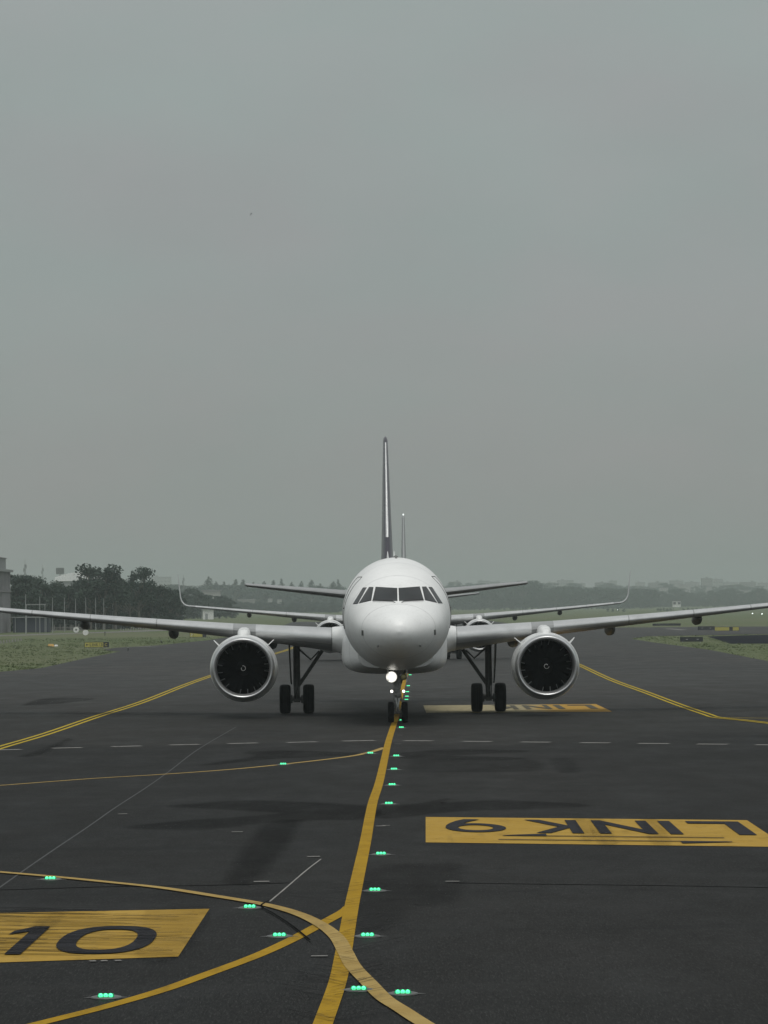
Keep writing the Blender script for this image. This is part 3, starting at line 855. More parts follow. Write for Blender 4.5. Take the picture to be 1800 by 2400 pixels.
            MB().loft(rg).build('flap_track_fairing', M['fairing'], w, smooth=50)
        # --- engine
        ex, ez, es = sd * 5.75, 1.90, 10.9
        o = Vector((ex, es, ez)); nn = 64
        def shell(prof, name, mat, parent, sm=40, droop=True):
            rings = []
            for a, r in prof:
                ring = []
                for k in range(nn):
                    t = 2 * pi * k / nn
                    q = 1.0 - (0.018 if sin(t) < 0 else 0.0) * abs(sin(t)) + (0.03 * smooth01(.4, 1.5, a) * max(0, -sin(t + 0.6 * (1 if ex < 0 else -1) * 0)) if droop else 0)
                    bul = 1 + 0.02 * smooth01(.3, 1.6, a) * max(0, cos(t - (-pi / 4)))
                    ring.append(o + Vector((cos(t) * r * bul, a - 0.10 * sin(t) * (1 - smooth01(0, .8, a)), sin(t) * r * q)))
                rings.append(ring)
            return MB().loft(rings, caps=(False, False)).build(name, mat, parent, smooth=sm)
        eng = shell([(.30, 1.205), (.5, 1.235), (.8, 1.262), (1.2, 1.283), (1.7, 1.285), (2.3, 1.25), (2.9, 1.17), (3.5, 1.06), (3.75, 1.01), (3.75, .96), (3.2, .95), (2.4, .90)], 'engine', M['nacelle'], root)
        lip = [(.50, .985), (.40, .985), (.30, .990), (.2, 1.003), (.1, 1.026), (.04, 1.052), (.01, 1.078), (0.0, 1.10), (.012, 1.125), (.05, 1.150), (.12, 1.172), (.2, 1.19), (.30, 1.206)]
        shell(lip, 'inlet_lip', M['lip'], eng, 60)
        shell([(.50, .985), (.7, .99), (1.0, 1.0), (1.45, 1.0)], 'inlet_duct', M['inlet_dark'], eng)
        fan = MB()
        NB = 20
        for b in range(NB):
            A0 = 2 * pi * b / NB + 0.1
            loops = []
            for i in range(9):
                r = .26 + (.985 - .26) * i / 8; tw = radians(28 + 34 * i / 8); c = .20 + .14 * i / 8
                swp = 0.16 * (i / 8 - .4) ** 2
                row = []
                for j, q in enumerate((-.5, -.33, 0, .5)):
                    da = q * c * cos(tw) * -1 / r; ds = q * c * sin(tw) + 0
                    row.append(o + Vector((cos(A0 + da) * r, 1.02 + ds * .8 + swp + (0.012 if j == 2 else 0), sin(A0 + da) * r)))
                loops.append(row)
            V = [p for rw in loops for p in rw]
            for j in range(3):
                for i in range(8):
                    fan.add([loops[i][j], loops[i][j + 1], loops[i + 1][j + 1], loops[i + 1][j]], [(0, 1, 2, 3)], 1 if (j == 0 and i >= 6 and b % 5 != 3) else 0)
        fan.build('fan', [M['fan'], M['fan_edge']], eng, smooth=40)
        MB().add([o + Vector((cos(2 * pi * k / 40) * 1.0, 1.42, sin(2 * pi * k / 40) * 1.0)) for k in range(40)], [tuple(range(40))]).build('fan_case_backplate', M['fan'], eng)
        sp = MB().lathe([(.42, .004), (.44, .035), (.52, .10), (.66, .185), (.82, .25), (1.0, .29), (1.15, .30)], o, 'Y', 32)
        pr = lambda a: interp([(.42, .004), (.44, .035), (.52, .10), (.66, .185), (.82, .25), (1.0, .29)], a)
        L1, L2 = [], []
        for k in range(26):
            t = k / 25; a = .45 + .055 * t; an = (0.6 if sd > 0 else 2.6) + t * 5.6
            for LL, da in ((L1, 0), (L2, .020 + .008 * sin(pi * t))):
                r = pr(a + da) + .006
                LL.append(o + Vector((cos(an) * r, a + da - .004, sin(an) * r)))
        sp.add(L1 + L2, [(i, i + 1, 26 + i + 1, 26 + i) for i in range(25)], 1)
        sp.build('spinner', [M['fan'], M['mark_white']], eng, smooth=40)
        # core exhaust
        MB().lathe([(2.4, .88), (3.3, .74), (4.3, .56), (4.32, .50), (3.9, .46)], o, 'Y', 40).lathe([(3.9, .44), (4.5, .33), (5.2, .10), (5.35, .01)], o, 'Y', 32).build('exhaust_nozzle', M['gear'], eng, smooth=40)
        # pylon
        rg = []
        for s_, zb, zt_, w_ in ((.62, 1.20, 1.34, .10), (.85, 1.15, 1.44, .19), (1.4, 1.05, 1.52, .23), (2.3, .95, 1.55, .24), (3.2, .8, 1.50, .23), (4.6, .6, 1.10, .20), (6.2, .55, .85, .08)):
            zz = ez + zb, ez + zt_
            rg.append([Vector((ex + w_ * c, es + s_ + (0.15 * t), zz[0] + (zz[1] - zz[0]) * t)) for c, t in ((-1, 0), (1, 0), (1, .7), (.75, .92), (.35, 1), (-.35, 1), (-.75, .92), (-1, .7))])
        MB().loft(rg).build('pylon', M['nacelle'], eng, smooth=50)
        for k in (1, -1):
            t = radians(90 - k * sd * 47)
            d = Vector((cos(t), 0, sin(t))); tg = Vector((-sin(t), 0, cos(t)))
            b0 = o + d * 1.24
            T = [b0 + Vector((0, .75, 0)), b0 + Vector((0, 1.75, 0)), b0 + d * .33 + Vector((0, 1.75, 0)), b0 + d * .27 + Vector((0, 1.45, 0))]
            MB().add([p + tg * .015 for p in T] + [p - tg * .015 for p in T], [(0, 1, 2, 3), (7, 6, 5, 4), (0, 4, 5, 1), (1, 5, 6, 2), (2, 6, 7, 3), (3, 7, 4, 0)]).build('strake', M['nacelle'], eng)
        # --- tailplane
        rg = []
        for i in range(9):
            x = .5 + 5.725 * i / 8
            rg.append(section(x, 31.2 + (x - .5) * .66, 4.60 + .105 * (x - .5), 4.2 - 2.75 * i / 8, .105, radians(1.5), 0, sd))
        # rounded tip
        rg.append(section(6.30, 31.2 + 5.8 * .66 + .35, 4.60 + .105 * 5.8, .95, .07, radians(1.5), 0, sd))
        MB().loft(rg).build('tailplane', M['wing'], root, smooth=35)
    # --- fin
    FZ0, FZ1 = 5.75, 11.74
    fle = lambda z: 29.9 + (z - FZ0) * .80
    fch = lambda z: 6.0 - (z - FZ0) * .62
    fth = lambda z: 0.092 - .006 * (z - FZ0) / 6
    def fsec(z, le, ch, tc):
        return [Vector((h * ch, le + c * ch, z)) for c, h in foil(14, tc, 0.0)]
    rg = [fsec(FZ0 + (FZ1 - .22 - FZ0) * k / 10, fle(FZ0 + (FZ1 - .22 - FZ0) * k / 10), fch(FZ0 + (FZ1 - .22 - FZ0) * k / 10), fth(FZ0 + (FZ1 - .22 - FZ0) * k / 10)) for k in range(11)]
    rg.append(fsec(FZ1 - .08, fle(FZ1) + .0, fch(FZ1) - .1, .075)); rg.append(fsec(FZ1, fle(FZ1) + .35, fch(FZ1) - .6, .04))
    fin = MB().loft(rg).build('tail_fin', M['fin'], root, smooth=35)
    rr = []
    for k in range(7):
        z = 7.2 + (11.45 - 7.2) * k / 6
        P = [p for p in foil(60, fth(z), 0.0) if p[0] < .012]
        out = [Vector((h * fch(z) * 1.05, fle(z) + c * fch(z) - .012, z)) for c, h in P]
        inn = [Vector((h * fch(z) * .5, fle(z) + c * fch(z) + .03, z)) for c, h in reversed(P)]
        rr.append(out + inn)
    MB().loft(rr).build('leading_edge_strip', M['fin_edge'], fin, smooth=40)
    rg = []
    for s_, zt_, w_ in ((26.6, 6.00, .02), (28.0, 6.12, .07), (29.2, 6.30, .11), (30.2, 6.52, .12), (30.9, 6.62, .10)):
        rg.append([Vector((-w_ * 1.15, s_, 5.75)), Vector((w_ * 1.15, s_, 5.75)), Vector((.012, s_, zt_)), Vector((-.012, s_, zt_))])
    MB().loft(rg).build('dorsal_fillet', M['white'], fin)
    # --- wheels
    def wheel(parent, c, R, W, rimr):
        prof = [(-W * .30, rimr * .55), (-W * .34, rimr), (-W * .46, rimr * 1.10), (-W * .5, R * .80), (-W * .47, R * .90), (-W * .38, R * .965), (-W * .22, R * .992), (-W * .12, R), (-W * .115, R * .975), (-W * .09, R * .975), (-W * .085, R), (W * .085, R), (W * .09, R * .975), (W * .115, R * .975), (W * .12, R), (W * .22, R * .992), (W * .38, R * .965), (W * .47, R * .90), (W * .5, R * .80), (W * .46, rimr * 1.10), (W * .34, rimr), (W * .30, rimr * .55)]
        m = MB().lathe(prof, c, 'X', 48)
        m.lathe([(-W * .31, .02), (-W * .30, rimr * .6), (-W * .335, rimr * 1.02), (W * .335, rimr * 1.02), (W * .30, rimr * .6), (W * .31, .02)], c, 'X', 24, 1)
        return m.build('wheel', [M['rubber'], M['rim']], parent, smooth=35)
    # --- nose gear
    ng = MB()
    s0 = 5.07
    ng.tube([(0, s0, .38), (0, s0, .92)], .062, 16).tube([(0, s0 - .03, .80), (0, s0 - .05, 2.05)], .105, 18)
    ng.tube([(-.22, s0, .38), (.22, s0, .38)], .06, 12).tube([(-.13, s0, .84), (.13, s0, .84)], .05, 10)
    ng.box((0, s0 - .10, 1.02), (.27, .14, .10)).box((0, s0 - .10, 1.28), (.24, .16, .14)).box((0, s0 - .10, 1.50), (.20, .14, .10))
    ng.tube([(-.085, s0 - .16, 1.25), (-.085, s0 - .16, 1.9)], .028, 8).tube([(.085, s0 - .16, 1.25), (.085, s0 - .16, 1.9)], .028, 8)
    ng.tube([(.10, s0 - .17, 1.02), (-.10, s0 - .17, 1.02)], .055, 10).lathe([(-.08, .09), (.08, .09)], (.06, s0 - .17, 1.02), 'X', 16, caps=(True, True))
    ng.tube([(.13, s0 - .12, .94), (.16, s0 - .05, .70), (.10, s0, .45)], .018, 6).tube([(-.13, s0 - .1, 1.3), (-.15, s0 - .08, .8), (-.10, s0, .42)], .014, 6)
    ng.tube([(-.3, s0 + .9, 1.9), (-.06, s0 + .06, 1.25)], .04, 8).tube([(.3, s0 + .9, 1.9), (.06, s0 + .06, 1.25)], .04, 8)
    ng.tube([(-.21, s0 - .12, 1.15), (.21, s0 - .12, 1.15)], .018, 8).tube([(-.22, s0 - .1, 1.70), (.22, s0 - .1, 1.70)], .022, 8)
    nose = ng.build('nose_gear', M['gear_nose'], root, smooth=40)
    tl = MB()
    for k in (-1, 1):
        tl.add([(k * .10, s0 - .16, .90), (k * .035, s0 - .30, .63), (k * .0, s0 - .30, .63), (k * .03, s0 - .16, .90)] + [(k * .10, s0 - .12, .90), (k * .035, s0 - .26, .63), (0, s0 - .26, .63), (k * .03, s0 - .12, .90)], [(0, 1, 2, 3), (7, 6, 5, 4), (0, 4, 5, 1), (1, 5, 6, 2), (2, 6, 7, 3), (3, 7, 4, 0)])
        tl.add([(k * .035, s0 - .30, .63), (k * .08, s0 - .12, .42), (k * .03, s0 - .12, .42), (0, s0 - .30, .63), (k * .035, s0 - .26, .63), (k * .08, s0 - .08, .42), (k * .03, s0 - .08, .42), (0, s0 - .26, .63)], [(0, 1, 2, 3), (7, 6, 5, 4), (0, 4, 5, 1), (1, 5, 6, 2), (2, 6, 7, 3), (3, 7, 4, 0)])
    tl.tube([(0, s0 - .31, .68), (0, s0 - .31, .58)], .03, 8)
    tl.build('torque_link', M['gear_pale'], nose)
    for k in (-1, 1):
        wheel(nose, (k * .25, s0, .38), .38, .225, .19)
        mb = MB().lathe([(.10, .02), (.02, .055), (0, .058)], (k * .215, s0 - .22, 1.14), 'Y', 20)
        mb.lathe([(0, .050), (-.012, .028), (-.016, .004)], (k * .215, s0 - .225, 1.14), 'Y', 20, 1)
        mb.build('taxi_light', [M['black'], M['taxi_lamp']], nose, smooth=40)
        R = .20 if k < 0 else .11
        mb = MB().lathe([(.16, .03), (.06, R * .95), (0, R * 1.06), (-.10, R * 1.08), (-.10, R * 1.02), (-.02, R)], (k * .22, s0 - .20, 1.66), 'Y', 28)
        mb.lathe([(-.018, R * .99), (-.024, R * .8), (-.03, R * .6), (-.032, R * .4), (-.033, R * .2), (-.034, .004)], (k * .22, s0 - .205, 1.66), 'Y', 28, 1)
        ll = mb.build('landing_light', [M['gear'], M['lamp'] if k < 0 else M['gold_lens']], nose, smooth=40)
        if k < 0:
            la = ll.data.attributes.new('beam', 'FLOAT', 'POINT')
            for i_, v_ in enumerate(ll.data.vertices):
                la.data[i_].value = max(0.0, 1.0 - sqrt((v_.co.x - k * .22) ** 2 + (v_.co.z - 1.66) ** 2) / (R * 1.25))
        ll['label'] = 'lit white landing light' if k < 0 else 'unlit golden landing light'
        MB().box((k * .34, s0 + .25, 1.70), (.03, 1.1, .46)).build('gear_door', M['white'], nose)
    # --- main gear
    for sd in (1, -1):
        gx, gs = sd * 3.795, 17.7
        mg = MB()
        mg.tube([(gx, gs, .57), (gx, gs, 1.15)], .085, 16).tube([(gx, gs, 1.05), (gx, gs, 2.75)], .135, 18)
        mg.tube([(gx - .46, gs, .57), (gx + .46, gs, .57)], .075, 14).box((gx, gs, .57), (.26, .26, .26))
        for k in (-1, 1):
            mg.lathe([(-.05, .17), (.05, .17)], (gx + k * .22, gs, .57), 'X', 18, caps=(True, True))
            mg.tube([(gx + k * .05, gs - .16, 1.05), (gx + k * .035, gs - .34, .80), (gx + k * .05, gs - .12, .60)], .03, 8)
        mg.tube([(gx - .08, gs - .12, .5), (gx - .12, gs - .15, 1.2), (gx - .1, gs - .12, 2.4)], .02, 6).tube([(gx + .10, gs - .12, .6), (gx + .13, gs - .15, 1.3), (gx + .1, gs - .12, 2.4)], .018, 6)
        gear = mg.build('main_gear', M['gear'], root, smooth=40)
        br = MB().tube([(sd * 3.70, gs - .02, 1.14), (sd * 2.78, gs - .02, 2.48)], .075, 12)
        br.tube([(sd * 3.72, gs - .05, 2.56), (sd * 3.24, gs - .05, 2.13), (sd * 2.90, gs - .05, 2.46)], .04, 10)
        br.build('side_brace', M['gear'], gear, smooth=40)
        for k in (-1, 1):
            wheel(gear, (gx + k * .465, gs, .575), .575, .44, .26)
        dr = []
        for z, w_, x in ((1.15, .10, 4.0), (1.35, .28, 4.02), (2.2, .55, 4.06), (2.75, .6, 4.08)):
            dr.append([Vector((sd * (x - .03), gs - w_, z)), Vector((sd * (x + .03), gs - w_, z)), Vector((sd * (x + .05), gs + w_, z)), Vector((sd * (x - .02), gs + w_, z))])
        MB().loft(dr).build('gear_door', M['gear'], gear)
    return root

plane = make_airliner()
tag(plane, 'white twin-engine airliner facing the camera head-on, nose lamp lit', 'airliner')
plane.location = (0.50, 128.6, 0.03)
plane.rotation_euler = (0, 0, 0.0118)
second = copy_tree(plane)
tag(second, 'hazy airliner queued directly behind the front airliner, mostly hidden', 'airliner')
second.location = (1.50, 272.6, 0.03)
second.rotation_euler = (0, 0, -0.003)

M['fin_pale'] = simple('pale_grey_tail_paint', (0.285, 0.30, 0.30), 0.4, var=0.06)  # haze fade painted into the second airliner's fin colour
M['fin_pale_tip'] = simple('grey_winglet_paint', (0.34, 0.355, 0.355), 0.4, var=0.06)  # greyed so the winglets carry the haze fade in their colour
M['tail_lamp'] = emit('lit_tail_lamp', (0.95, 1.0, 0.98), 0.7)
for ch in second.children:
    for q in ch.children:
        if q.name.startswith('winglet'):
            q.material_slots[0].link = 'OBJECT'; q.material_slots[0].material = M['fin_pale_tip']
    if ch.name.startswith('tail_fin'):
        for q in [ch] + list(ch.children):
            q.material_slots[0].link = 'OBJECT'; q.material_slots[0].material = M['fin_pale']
        MB().lathe([(-.07, .01), (-.04, .06), (.03, .07), (.08, .02)], (0, 35.0, 11.80), 'Z', 12).build('fin_lamp', M['tail_lamp'], ch, smooth=40)

# ------------------------------------------------------------------ green inset taxiway lights
def make_inset(loc, label, far_=False):
    o = empty('inset_taxiway_light', loc)
    tag(o, label, 'taxiway light', 'green inset taxiway lights')
    fx = MB().lathe([(.0, .17), (.012, .165), (.022, .12), (.026, .004)], (0, 0, 0), 'Z', 28)
    for k in (-1, 1):
        fx.add([(k * .14, -.02, .004), (k * .25, -.003, .003), (k * .25, .003, .003), (k * .14, .02, .004), (k * .14, 0, .014)], [(0, 1, 4), (1, 2, 4), (2, 3, 4), (0, 3, 4)])
    fx.build('fixture', M['fixture'], o, smooth=40)
    MB().box((0, -.085, .031), (.20, .05, .046), taper=.8).build('prism_window', M['green_lamp'], o)  # added glowing strip that paints the lenses' green halo
    for k in (-1, 0, 1):
        b = MB()
        b.lathe([(-.012, .004), (-.008, .017), (0, .024), (.02, .024), (.03, .004)], (k * .054, -.115, .034), 'Y', 12)
        b.build('lens', M['green_glow'], o, smooth=60)
    return o
row = [(886, 1460), (882, 1484), (880, 1497), (879, 1507), (878, 1514), (868, 1559), (867, 1575), (856, 1637), (851, 1666), (847, 1700), (840, 1741), (823, 1851), (810, 1930), (794, 2029), (775, 2146)]
ordn = ['first', 'second', 'third', 'fourth', 'fifth', 'sixth', 'seventh', 'eighth', 'ninth', 'tenth', 'eleventh', 'twelfth', 'thirteenth', 'fourteenth', 'fifteenth']
src = None
def place_light(p, label):
    global src
    if src is None:
        src = make_inset(p, label); return src
    c = copy_tree(src); c.location = p; c['label'] = label
    return c
for i, (x, y) in enumerate(row):
    p = v(x, y); p.z = 0.035
    place_light(p, 'lit green inset light, %s in the centreline row counted from the nose gear out' % ordn[i] if i else 'lit green inset light farthest along the centreline row, just under the nose')
for (x, y), lab in (((870, 2154), 'lone green inset light outside the curve of the pale yellow line, by the picture bottom'),
                    ((800, 1631), 'tiny green light under the thin cross line, beside the thick centreline'),
                    ((612, 1655), 'tiny green light on the thin cross line, away from the centreline'),
                    ((110, 1905), 'green inset light under the pale curved line where it enters the picture'),
                    ((540, 1967), 'green inset light below the pale curved line, at the crack'),
                    ((604, 2029), 'bright green inset light in the wedge above the yellow lead-in line'),
                    ((230, 2162), 'green inset light above the lead-in line, below the LINK 10 panel')):
    p = v(x, y); p.z = 0.035
    place_light(p, lab)
p = G(1079, 1473); p.z = 0.035
o = place_light(p, 'faint far green light seen under the hazy airliner wing'); o.scale = (3, 3, 3)

# ------------------------------------------------------------------ grass on the verges
def grass_mat():
    m, nt, b = new_mat('verge_grass')
    f1 = noise(nt, 0.06, 4); f2 = noise(nt, 0.9, 5, 0.65)
    c = mixc(nt, rng(nt, f1, 0.35, 0.65), (0.095, 0.126, 0.055), (0.118, 0.135, 0.070))
    c = mixc(nt, rng(nt, f2, 0.35, 0.7, 0, 0.5), c, (0.082, 0.108, 0.048))
    nt.links.new(c, b.inputs['Base Color']); b.inputs['Roughness'].default_value = 0.9
    b.inputs['Specular IOR Level'].default_value = 0.15
    return m
M['grass'] = grass_mat()
def in_poly(x, y, P):
    r = False; j = len(P) - 1
    for i in range(len(P)):
        if (P[i][1] > y) != (P[j][1] > y) and x < (P[j][0] - P[i][0]) * (y - P[i][1]) / (P[j][1] - P[i][1]) + P[i][0]: r = not r
        j = i
    return r
pave = left_edge + right_edge
def tufts(name, x0, x1, y0, y1, n, seed, extra=None):
    r = random.Random(seed); m = MB(); c = 0
    while c < n:
        x, y = r.uniform(x0, x1), y0 + (y1 - y0) * r.random() ** 1.5
        c += 1
        if in_poly(x, y, pave) or (extra and in_poly(x, y, extra)): continue
        s = (0.04 + 0.07 * r.random()) * (0.7 + 0.6 * (sin(x * .21 + 1) * cos(y * .07) * .5 + .5))
        for _ in range(4):
            a = r.uniform(0, pi); dx, dy = cos(a) * s * r.uniform(.5, 1.1), sin(a) * s * r.uniform(.5, 1.1)
            ox, oy = r.uniform(-.3, .3), r.uniform(-.3, .3)
            lx, ly = r.uniform(-.6, .6) * s, r.uniform(-.6, .6) * s
            m.add([(x + ox - dx, y + oy - dy, 0), (x + ox + dx, y + oy + dy, 0), (x + ox + dx * .3 + lx, y + oy + dy * .3 + ly, s * r.uniform(.7, 1.2))], [(0, 1, 2)])
    return tag(m.build(name, M['grass']), 'short grass growing on the verge beside the taxiway', 'grass', kind='stuff')
tufts('grass', -62, -20, 205, 520, 7000, 3)
tufts('grass', 24, 62, 190, 500, 6000, 4, [(36, 385), (200, 330), (200, 505), (60, 505), (41, 470)])

# ------------------------------------------------------------------ trees
def foliage_mat(name, a, b_, c_):
    m, nt, b = new_mat(name)
    oi = N(nt, 'ShaderNodeObjectInfo')
    f1 = noise(nt, 0.35, 4, 0.6); f2 = noise(nt, 2.5, 3, 0.7)
    c = mixc(nt, rng(nt, f1, 0.35, 0.68), a, b_)
    c = mixc(nt, rng(nt, f2, 0.5, 0.75, 0, 0.6), c, c_)
    c = mixc(nt, math_n(nt, 'MULTIPLY', oi.outputs['Random'], 0.4), c, (0.042, 0.056, 0.042))
    nt.links.new(c, b.inputs['Base Color']); b.inputs['Roughness'].default_value = 0.8
    b.inputs['Specular IOR Level'].default_value = 0.2
    return m
M['leaf'] = foliage_mat('dark_green_leaves', (0.022, 0.040, 0.031), (0.038, 0.060, 0.044), (0.052, 0.074, 0.054))
M['needle'] = foliage_mat('dark_needles', (0.015, 0.026, 0.014), (0.025, 0.038, 0.02), (0.035, 0.05, 0.025))
M['bark'] = simple('pale_grey_bark', (0.12, 0.11, 0.095), 0.9, var=0.3, scale=4)

top = {}
def tree_meshes(seed, kind):
    """Trunk with limbs, and a crown of leaf clumps; unit is metres for a tree about 10 m tall."""
    r = random.Random(seed)
    tr = MB()
    H = 10.0
    lean = (r.uniform(-.4, .4), r.uniform(-.4, .4))
    tr.tube([(0, 0, 0), (lean[0] * .3, lean[1] * .3, H * .3), (lean[0], lean[1], H * .75)], [.26, .19, .07], 8)
    lobes = []
    if kind == 'pine':
        for i in range(16):
            t = i / 15; R = (2.3 * (1 - t) ** .8 + .28) * r.uniform(.85, 1.15)
            j = .4 * (1 - t)
            lobes.append((Vector((lean[0] * t + r.uniform(-j, j), lean[1] * t + r.uniform(-j, j), H * (.08 + .90 * t))), R, .6 if t < .8 else 1.3))
    else:
        nl = r.randint(11, 15) + (9 if kind == 'bushy' else 0)
        for i in range(nl):
            a = r.uniform(0, 2 * pi); z = r.uniform(.34, .93) if kind != 'bushy' else r.uniform(.10, .90); rad = (2.0 if kind == 'tall' else 2.7) * sqrt(max(.06, 1 - ((z - .55) / .45) ** 2)) * r.uniform(.35, 1.0)
            c = Vector((cos(a) * rad + lean[0] * z, sin(a) * rad + lean[1] * z, H * z))
            lobes.append((c, r.uniform(.85, 1.6), r.uniform(.6, .85)))
            tr.tube([(lean[0] * z * .6, lean[1] * z * .6, H * z * .55), tuple((Vector((lean[0] * z * .6, lean[1] * z * .6, H * z * .55)) + c) / 2 + Vector((0, 0, -.3))), tuple(c)], [.10, .07, .03], 5)
    cr = MB()
    for c, R, sq in lobes:
        n = int(120 * R ** 1.6)
        for _ in range(n):
            d = Vector((r.gauss(0, 1), r.gauss(0, 1), r.gauss(0, 1))).normalized()
            q = R * (r.random() ** .45) * r.uniform(.75, 1.12)
            p = c + Vector((d.x * q, d.y * q, d.z * q * sq))
            s = r.uniform(.10, .26)
            u = Vector((r.gauss(0, 1), r.gauss(0, 1), r.gauss(0, .6))).normalized(); w = u.orthogonal().normalized()
            w = (Matrix.Rotation(r.uniform(0, 6.28), 3, u) @ w)
            cr.add([p + u * s, p + w * s * .8, p - u * s * r.uniform(.6, 1), p - w * s * r.uniform(.5, .9)], [(0, 1, 2, 3)])
    t_o = tr.build('trunk', M['bark'], smooth=50); c_o = cr.build('crown', M['needle'] if kind == 'pine' else M['leaf'])
    tm, cm = t_o.data, c_o.data
    top[cm.name] = max(v_.co.z for v_ in cm.vertices)
    bpy.data.objects.remove(t_o); bpy.data.objects.remove(c_o)
    return tm, cm
variants = {k: [tree_meshes(s, k) for s in seeds] for k, seeds in (('wide', (11, 12, 13, 14)), ('bushy', (41, 42, 43, 44)), ('tall', (21, 22, 23)), ('pine', (31, 32)))}
rt = random.Random(99)
def tree(name, kind, p, h, label, group, wide=1.0):
    o = empty(name, p, rt.uniform(0, 6.28))
    tag(o, label, 'tree', group)
    tm, cm = rt.choice(variants[kind])
    for nm, me in (('trunk', tm), ('crown', cm)):
        c = bpy.data.objects.new(nm, me); col.objects.link(c); c.parent = o
    k = h / top[cm.name]
    o.scale = (k * wide, k * wide, k)
    return o
def on_land(px, dist):
    p = at(px, 1400, dist); p.z = terr(p.x, p.y) - 0.1
    return p
def top_h(px, ytop, dist):
    return at(px, ytop, dist).z - terr(0, dist)
# the wood on the left behind the poles: (photo x, photo y of the top)
wood = [(30, 1346), (52, 1344), (72, 1341), (92, 1352), (112, 1361), (134, 1368), (158, 1366), (180, 1357), (206, 1352), (232, 1354), (256, 1352), (285, 1358), (306, 1352), (330, 1362), (352, 1358), (372, 1366), (392, 1371), (405, 1384)]
for i, (px, yt) in enumerate(wood):
    for k in range(2):
        dist = 690 + 22 * k + rt.uniform(-8, 8) + i * 4
        x = px + rt.uniform(-6, 6) + 9 * k
        tree('broadleaf_tree', 'bushy', on_land(x, dist), top_h(x, yt + 7 * k + rt.uniform(-3, 3), dist), 'rounded dark green tree crowded into the wood behind the pole row', 'trees of the wood behind the poles', 1.05)
for px, yt, w_, lab in ((212, 1318, 1.1, 'tall loose-crowned tree standing above the wood, beside the hall roof'),
                   (243, 1320, 1.1, 'tall open-topped tree in the middle of three above the wood'),
                   (270, 1327, 1.0, 'slimmer tall tree between the two highest crowns of the wood'),
                   (326, 1326, 1.7, 'tall broad tree above the wood, on the side towards the airliner')):
    tree('tall_tree', 'tall' if w_ < 1.5 else 'wide', on_land(px, 715), top_h(px, yt, 715), lab, None, w_ if w_ < 1.5 else 1.0)
for i in range(30):      # low undergrowth trees that close the wood below
    px = 28 + i * 13 + rt.uniform(-5, 5); dist = 680 + i * 4
    tree('understorey_tree', 'bushy', on_land(px, dist), rt.uniform(4.5, 7.0), 'low bushy tree at the foot of the wood behind the poles', 'understorey trees of the wood', 1.5)
# second clump further off, with a house in it
for i, (px, yt) in enumerate(((428, 1386), (440, 1377), (455, 1375), (470, 1386), (484, 1392), (500, 1393), (514, 1394), (530, 1396), (543, 1404), (416, 1392))):
    tree('broadleaf_tree', 'bushy', on_land(px, 1330 + i * 6), top_h(px, yt, 1330), 'hazy tree of the clump around the pale house', 'trees round the pale house', 1.5)
# distant conifer row
for i, px in enumerate((488, 506, 529, 548, 571, 593, 615, 638, 660, 684, 706, 729, 754, 775, 798)):
    tree('conifer_tree', 'pine', on_land(px + rt.uniform(-4, 4), 2900), top_h(px, 1358 + rt.uniform(-3, 9) - (5 if i in (0, 1) else 0), 2900), 'hazy conifer in the far row above the hazy tailplane', 'conifers in the far row', rt.uniform(1.2, 1.9))
for i in range(44):
    px = 400 + i * 9.2 + rt.uniform(-3, 3)
    tree('broadleaf_tree', 'bushy', on_land(px, 2800 + rt.uniform(-40, 40)), top_h(px, 1372 + rt.uniform(-5, 6) + (4 if i > 22 else 0), 2800), 'hazy rounded tree in front of the far conifer row', 'hazy trees before the conifer row', 1.9)
for i in range(30):
    px = 530 + i * 9 + rt.uniform(-3, 3)
    tree('understorey_tree', 'bushy', on_land(px, 2380 + rt.uniform(-20, 20)), top_h(px, 1411 + rt.uniform(-3, 4), 2380), 'low hazy bushy tree along the foot of the conifer row', 'low trees at the foot of the conifers', 2.6)
# distant tree masses on the right
for i in range(44):
    px = 1050 + i * 11 + rt.uniform(-4, 4)
    yt = 1374 + (0 if px > 1270 or px < 1200 else -14 * smooth01(0, 1, 1 - abs(px - 1233) / 38)) + 5 * smooth01(1330, 1450, px) + rt.uniform(-2, 3)
    if 1262 < px < 1280: yt += 8
    tree('broadleaf_tree', 'bushy', on_land(px, 3100 + rt.uniform(-60, 60)), top_h(px, yt, 3100) - 0, 'hazy dark tree of the long wood beyond the hazy airliner', 'trees of the far wood', 2.0)
for i in range(34):
    px = 1480 + i * 10.5 + rt.uniform(-4, 4)
    tree('broadleaf_tree', 'bushy', on_land(px, 3400 + rt.uniform(-60, 80)), top_h(px, rt.uniform(1374, 1400), 3400), 'faint grey-green tree below the hazy skyline blocks', 'trees below the skyline', 2.2)

for i in range(46):
    px = 1040 + i * 17 + rt.uniform(-7, 7)
    tree('broadleaf_tree', 'bushy', on_land(px, 4450 + rt.uniform(-60, 60)), top_h(px, rt.uniform(1364, 1376), 4450), 'very faint tree among the skyline blocks', 'trees among the skyline blocks', 1.9)

